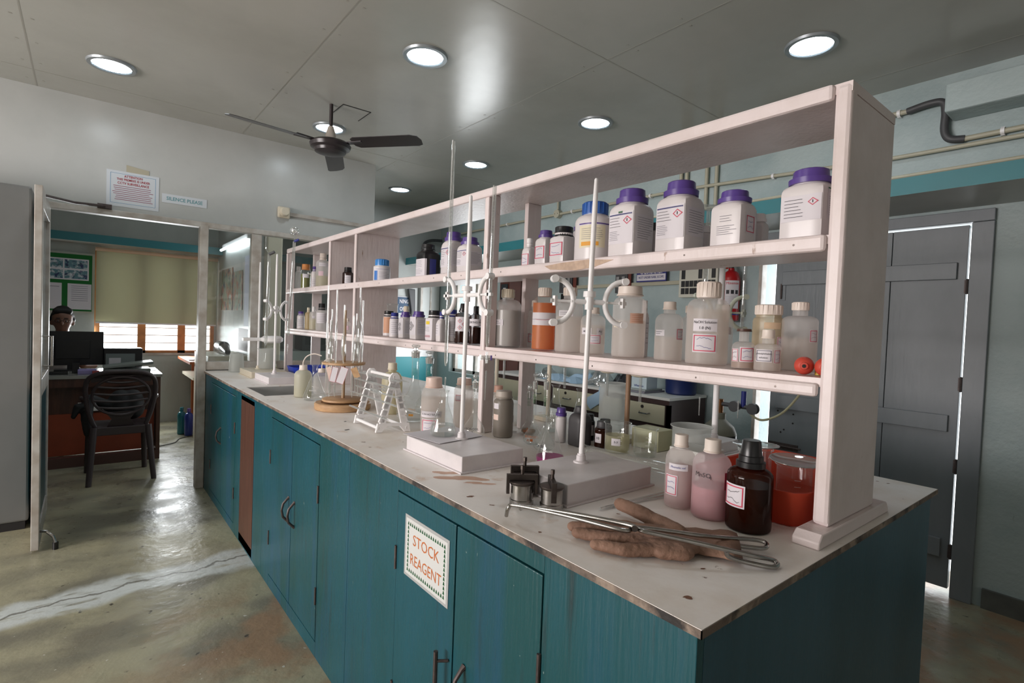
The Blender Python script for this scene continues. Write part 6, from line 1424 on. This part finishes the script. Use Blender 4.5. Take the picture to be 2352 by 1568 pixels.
for s in (-1, 1):
    e_ = Hc+Vector((s*.031, -.088, .008)); b.tube([e_+Vector((.024*cos(a), 0, .018*sin(a))) for a in [2*pi*k/16 for k in range(17)]], .0018, M_black, 6, False)
    b.tube([e_+Vector((s*.024, 0, .004)), Hc+Vector((s*.083, .01, .008))], .0016, M_steel, 6)
b.tube([Hc+Vector((-.008, -.09, .01)), Hc+Vector((.008, -.09, .01))], .0016, M_black, 6); b.build('glasses', body)
b = MB()
for s in (-1, 1): b.sphere(Hc+Vector((s*.031, -.072, .006)), .0085, mat('eye white', (150, 140, 132), .4), 12).sphere(Hc+Vector((s*.031, -.080, .006)), .0055, M_black, 10).box(Hc+Vector((s*.031-.016, -.084, .030)), Hc+Vector((s*.031+.016, -.074, .036)), hr)
b.build('eyes', body)
blob('shirt', [([Hc+Vector((-.17, .08, -.245)), Hc+Vector((0, .075, -.235)), Hc+Vector((.17, .08, -.245))], [.072, .078, .072], 1), ([Hc+Vector((0, .09, -.30)), Hc+Vector((0, .12, -.50)), Hc+Vector((0, .14, -.72))], [.155, .160, .165], 1), ([Hc+Vector((-.18, .07, -.25)), Hc+Vector((-.235, .01, -.42))], [.066, .056], 1), ([Hc+Vector((.18, .07, -.25)), Hc+Vector((.235, .01, -.42))], [.066, .056], 1)], sh_m, .012, body, 3)
t = thing('office_chair', 'office chair under the person behind the desk', 'chair', (px_, 6.5, 0))
MB().box((px_-.24, 6.26, .26), (px_+.24, 6.74, .31), M_black).build('seat', t, bevel=.02); MB().tube([(px_, 6.5, .06), (px_, 6.5, .26)], .03, M_black, 12).build('post', t)
for k in range(5): MB().tube([(px_, 6.5, .07), (px_+.26*cos(k*1.2566), 6.5+.26*sin(k*1.2566), .03)], [.025, .02], M_black, 8).sphere((px_+.26*cos(k*1.2566), 6.5+.26*sin(k*1.2566), .03), .03, M_black, 10).build('leg', t)

# ---- wall things in the office
t = thing('notice_board', 'green notice board with photo sheets left of the roller blind', 'notice board', (-1.15, 7.38, 1.33))
MB().box((-1.65, 7.37, 1.32), (-.665, 7.399, 2.0), mat('cream board frame', (186, 184, 172), .5)).build('frame', t, smooth=0)
MB().box((-1.63, 7.362, 1.34), (-.685, 7.37, 1.98), mat('green felt', (28, 104, 44), .9)).build('felt', t, smooth=0)
def sheet(lab, x0, x1, z0, z1, parts, y=7.358):
    b = MB().box((x0, y, z0), (x1, y+.0015, z1), M_label)
    for (a, c_, e_, f_, m) in parts: b.box((x0+(x1-x0)*a, y-.0008, z0+(z1-z0)*e_), (x0+(x1-x0)*c_, y, z0+(z1-z0)*f_), m)
    tag(b.build('pinned_sheet', smooth=0), lab, 'sheet')
ph = layered('printed photo', (90, 130, 140), [((200, 205, 210), 30, .5, .6, (1, 1, 1)), ((40, 50, 90), 24, .52, .6, (1, 1, 1)), ((60, 100, 70), 18, .6, .7, (1, 1, 1))], .4)
sheet('sheet with four printed photos on the green notice board', -1.16, -.715, 1.69, 1.93, [(.52, .97, .54, .94, ph), (.04, .49, .54, .94, ph), (.52, .97, .06, .46, ph), (.04, .49, .06, .46, ph)])
sheet('white certificate sheet on the green board beside the blind', -.90, -.69, 1.36, 1.65, [(.15, .85, .9-.04*k, .915-.04*k, M_grey) for k in range(0, 16, 2)])
sheet('white sheet at the left part of the green notice board', -1.16, -.95, 1.36, 1.65, [(.1, .9, .85, .87, M_grey)])
t = thing('roller_blind', 'olive cream roller blind pulled over most of the office window', 'blind', (-.04, 7.33, 2.05))
MB().tube([(-.66, 7.345, 2.065), (.59, 7.345, 2.065)], .022, mat('blind roller orange cream', (222, 190, 160), .5), 12).build('roller', t)
MB().box((-.65, 7.342, 1.225), (.58, 7.3435, 2.06), see('blind cloth', (186, 184, 160), .97, .7, .45)).build('cloth', t, smooth=0)
MB().box((-.65, 7.338, 1.21), (.58, 7.348, 1.228), M_white).build('bottom_bar', t, smooth=0)
# side wall posters
def poster(name, lab, y0, y1, z0, z1, m, x=.596):
    tag(MB().box((x-.002, y0, z0), (x, y1, z1), m).build(name, smooth=0), lab, 'poster')
art = layered('faded calendar picture', (130, 140, 120), [((150, 90, 70), 9, .45, .6, (1, 1, 1)), ((196, 190, 176), 6, .55, .7, (1, 1, 1)), ((60, 80, 90), 12, .55, .65, (1, 1, 1))], .5)
poster('calendar', 'faded picture calendar on the office side wall, seen through the glass', 6.45, 7.1, 1.42, 1.92, art)
poster('calendar', 'second picture calendar beside the first, seen through the glass', 5.95, 6.4, 1.42, 1.86, art)
poster('paper_sheet', 'large white sheet of paper at the near end of the office side wall', 5.45, 5.85, 1.25, 2.0, mat('bluish paper', (196, 198, 214), .6))
poster('paper_sheet', 'pinkish paper sheets low on the office side wall', 5.55, 6.1, .98, 1.22, mat('pinkish paper', (206, 190, 196), .6))
t = thing('side_table', 'orange brown side table with a shelf by the office right wall', 'table', (.42, 6.7, 0)); mo = mat('orange brown laminate', (170, 98, 60), .4)
MB().box((.16, 6.30, .80), (.59, 7.30, .83), mo).build('top', t, smooth=0); MB().box((.30, 6.32, 0), (.58, 6.35, .80), mo).box((.30, 7.2, 0), (.58, 7.23, .80), mo).build('side_panel', t, smooth=0); MB().box((.20, 6.35, .62), (.58, 7.2, .65), M_cream).build('shelf', t, smooth=0)
tag(MB().box((.32, 6.45, .831), (.56, 6.8, .88), M_purple).build('folder'), 'purple folder on the orange brown side table', 'folder')
tag(MB().box((.18, 6.50, .831), (.31, 6.7, .84), M_label).build('paper_sheet', smooth=0), 'white papers on the front edge of the side table', 'paper')
tag(blob('bag', [([(.42, 5.9, 1.02), (.42, 6.2, 1.02)], [.06, .05], 1), ([(.42, 5.9, 1.02), (.40, 5.6, .98)], [.05, .03], 1)], M_black, .012), 'dark heap of bags behind the glass partition sill', 'bag')
tag(MB().box((.20, 5.45, 0), (.58, 6.28, .95), M_cream).build('low_cabinet', smooth=0), 'cream low cabinet under the heap of bags beyond the glass', 'cabinet')
for i, (x, y, m, lab) in enumerate(((.175, 6.40, mat('blue bottle plastic', (36, 56, 140), .2), 'dark blue water bottle on the office floor, in front'), (.12, 6.52, mat('teal bottle plastic', (40, 120, 130), .2), 'teal water bottle just behind the dark blue one'))):
    vessel('water_bottle', lab, 'bottle', x, y, .001, .042, .30, m, .40, (.10, M_purple if i == 0 else m, 'plain', 1.1), (.68, .84))
tube_curve('cable', [(-.14, 5.95, .005), (.0, 6.05, .005), (.08, 6.25, .005), (.25, 6.36, .005)], .004, M_dgrey, None); tag(bpy.data.objects['cable'], 'thin grey cable on the office floor beside the water bottles', 'cable')

# ---- notices and fittings on the partition
b = MB(); y = 4.2885
b.box((-.632, y-.0015, 2.102), (-.324, y, 2.352), mat('notice sheet', (206, 212, 218), .4))
bl = mat('notice blue line', (96, 150, 190), .6); rd = mat('notice red', (170, 60, 72), .6)
x0, x1, z0, z1 = -.61, -.345, 2.125, 2.335
for a in ((x0, z0, x1, z0+.002), (x0, z1-.002, x1, z1), (x0, z0, x0+.002, z1), (x1-.002, z0, x1, z1)): b.box((a[0], y-.0022, a[1]), (a[2], y-.0015, a[3]), bl)
for k, (tx, sz, zz) in enumerate((('ATTENTION', .024, 2.318), ('THIS PREMISES IS UNDER', .022, 2.294), ('CCTV SURVEILLANCE', .024, 2.268))): flat_text(b, tx, sz, rd, ((x0+x1)/2, y-.0026, zz), (1, 0, 0), (0, 0, 1), True, .8)
rnd = random.Random(3)
for k in range(8): b.box((x0+.012+rnd.random()*.02, y-.0024, 2.245-k*.0135), (x1-.012-rnd.random()*.03, y-.0016, 2.249-k*.0135), mat('notice faint print', (150, 90, 110), .6))
tag(b.build('notice_sheet', smooth=0), 'paper notice reading ATTENTION THIS PREMISES IS UNDER CCTV SURVEILLANCE', 'sign')
b = MB().box((-.305, y-.0015, 2.178), (-.014, y, 2.243), mat('notice sheet', (206, 212, 218), .4)); flat_text(b, 'SILENCE PLEASE', .036, mat('pale teal print', (96, 150, 158), .6), (-.16, y-.002, 2.21), (1, 0, 0), (0, 0, 1), True, .92)
tag(b.build('notice_strip', smooth=0), 'narrow paper strip reading SILENCE PLEASE right of the CCTV notice', 'sign')
tag(MB().prism([(-.52, y-.001, 2.345), (-.385, y-.001, 2.345), (-.385, y-.001, 2.385), (-.45, y-.001, 2.392), (-.52, y-.001, 2.402)], (0, .001, 0), mat('yellowed tape', (176, 170, 150), .6)).build('tape_patch', smooth=0), 'yellowed tape patch above the CCTV notice', 'tape')
t = thing('wall_fitting', 'round cream wall fitting with an old socket above the glass partition', 'wall fitting', (.55, 4.28, 2.24))
MB().box((.50, 4.262, 2.19), (.60, 4.289, 2.285), M_cream).build('block', t, smooth=0, bevel=.015); MB().tube([(.55, 4.262, 2.24), (.55, 4.225, 2.24)], [.038, .030], M_cream, 20).build('holder', t)
tag(MB().box((.60, 4.272, 2.215), (1.352, 4.289, 2.245), M_frame).build('cable_trunking', smooth=0), 'white trunking running right from the round wall fitting to the partition end', 'cable trunking')
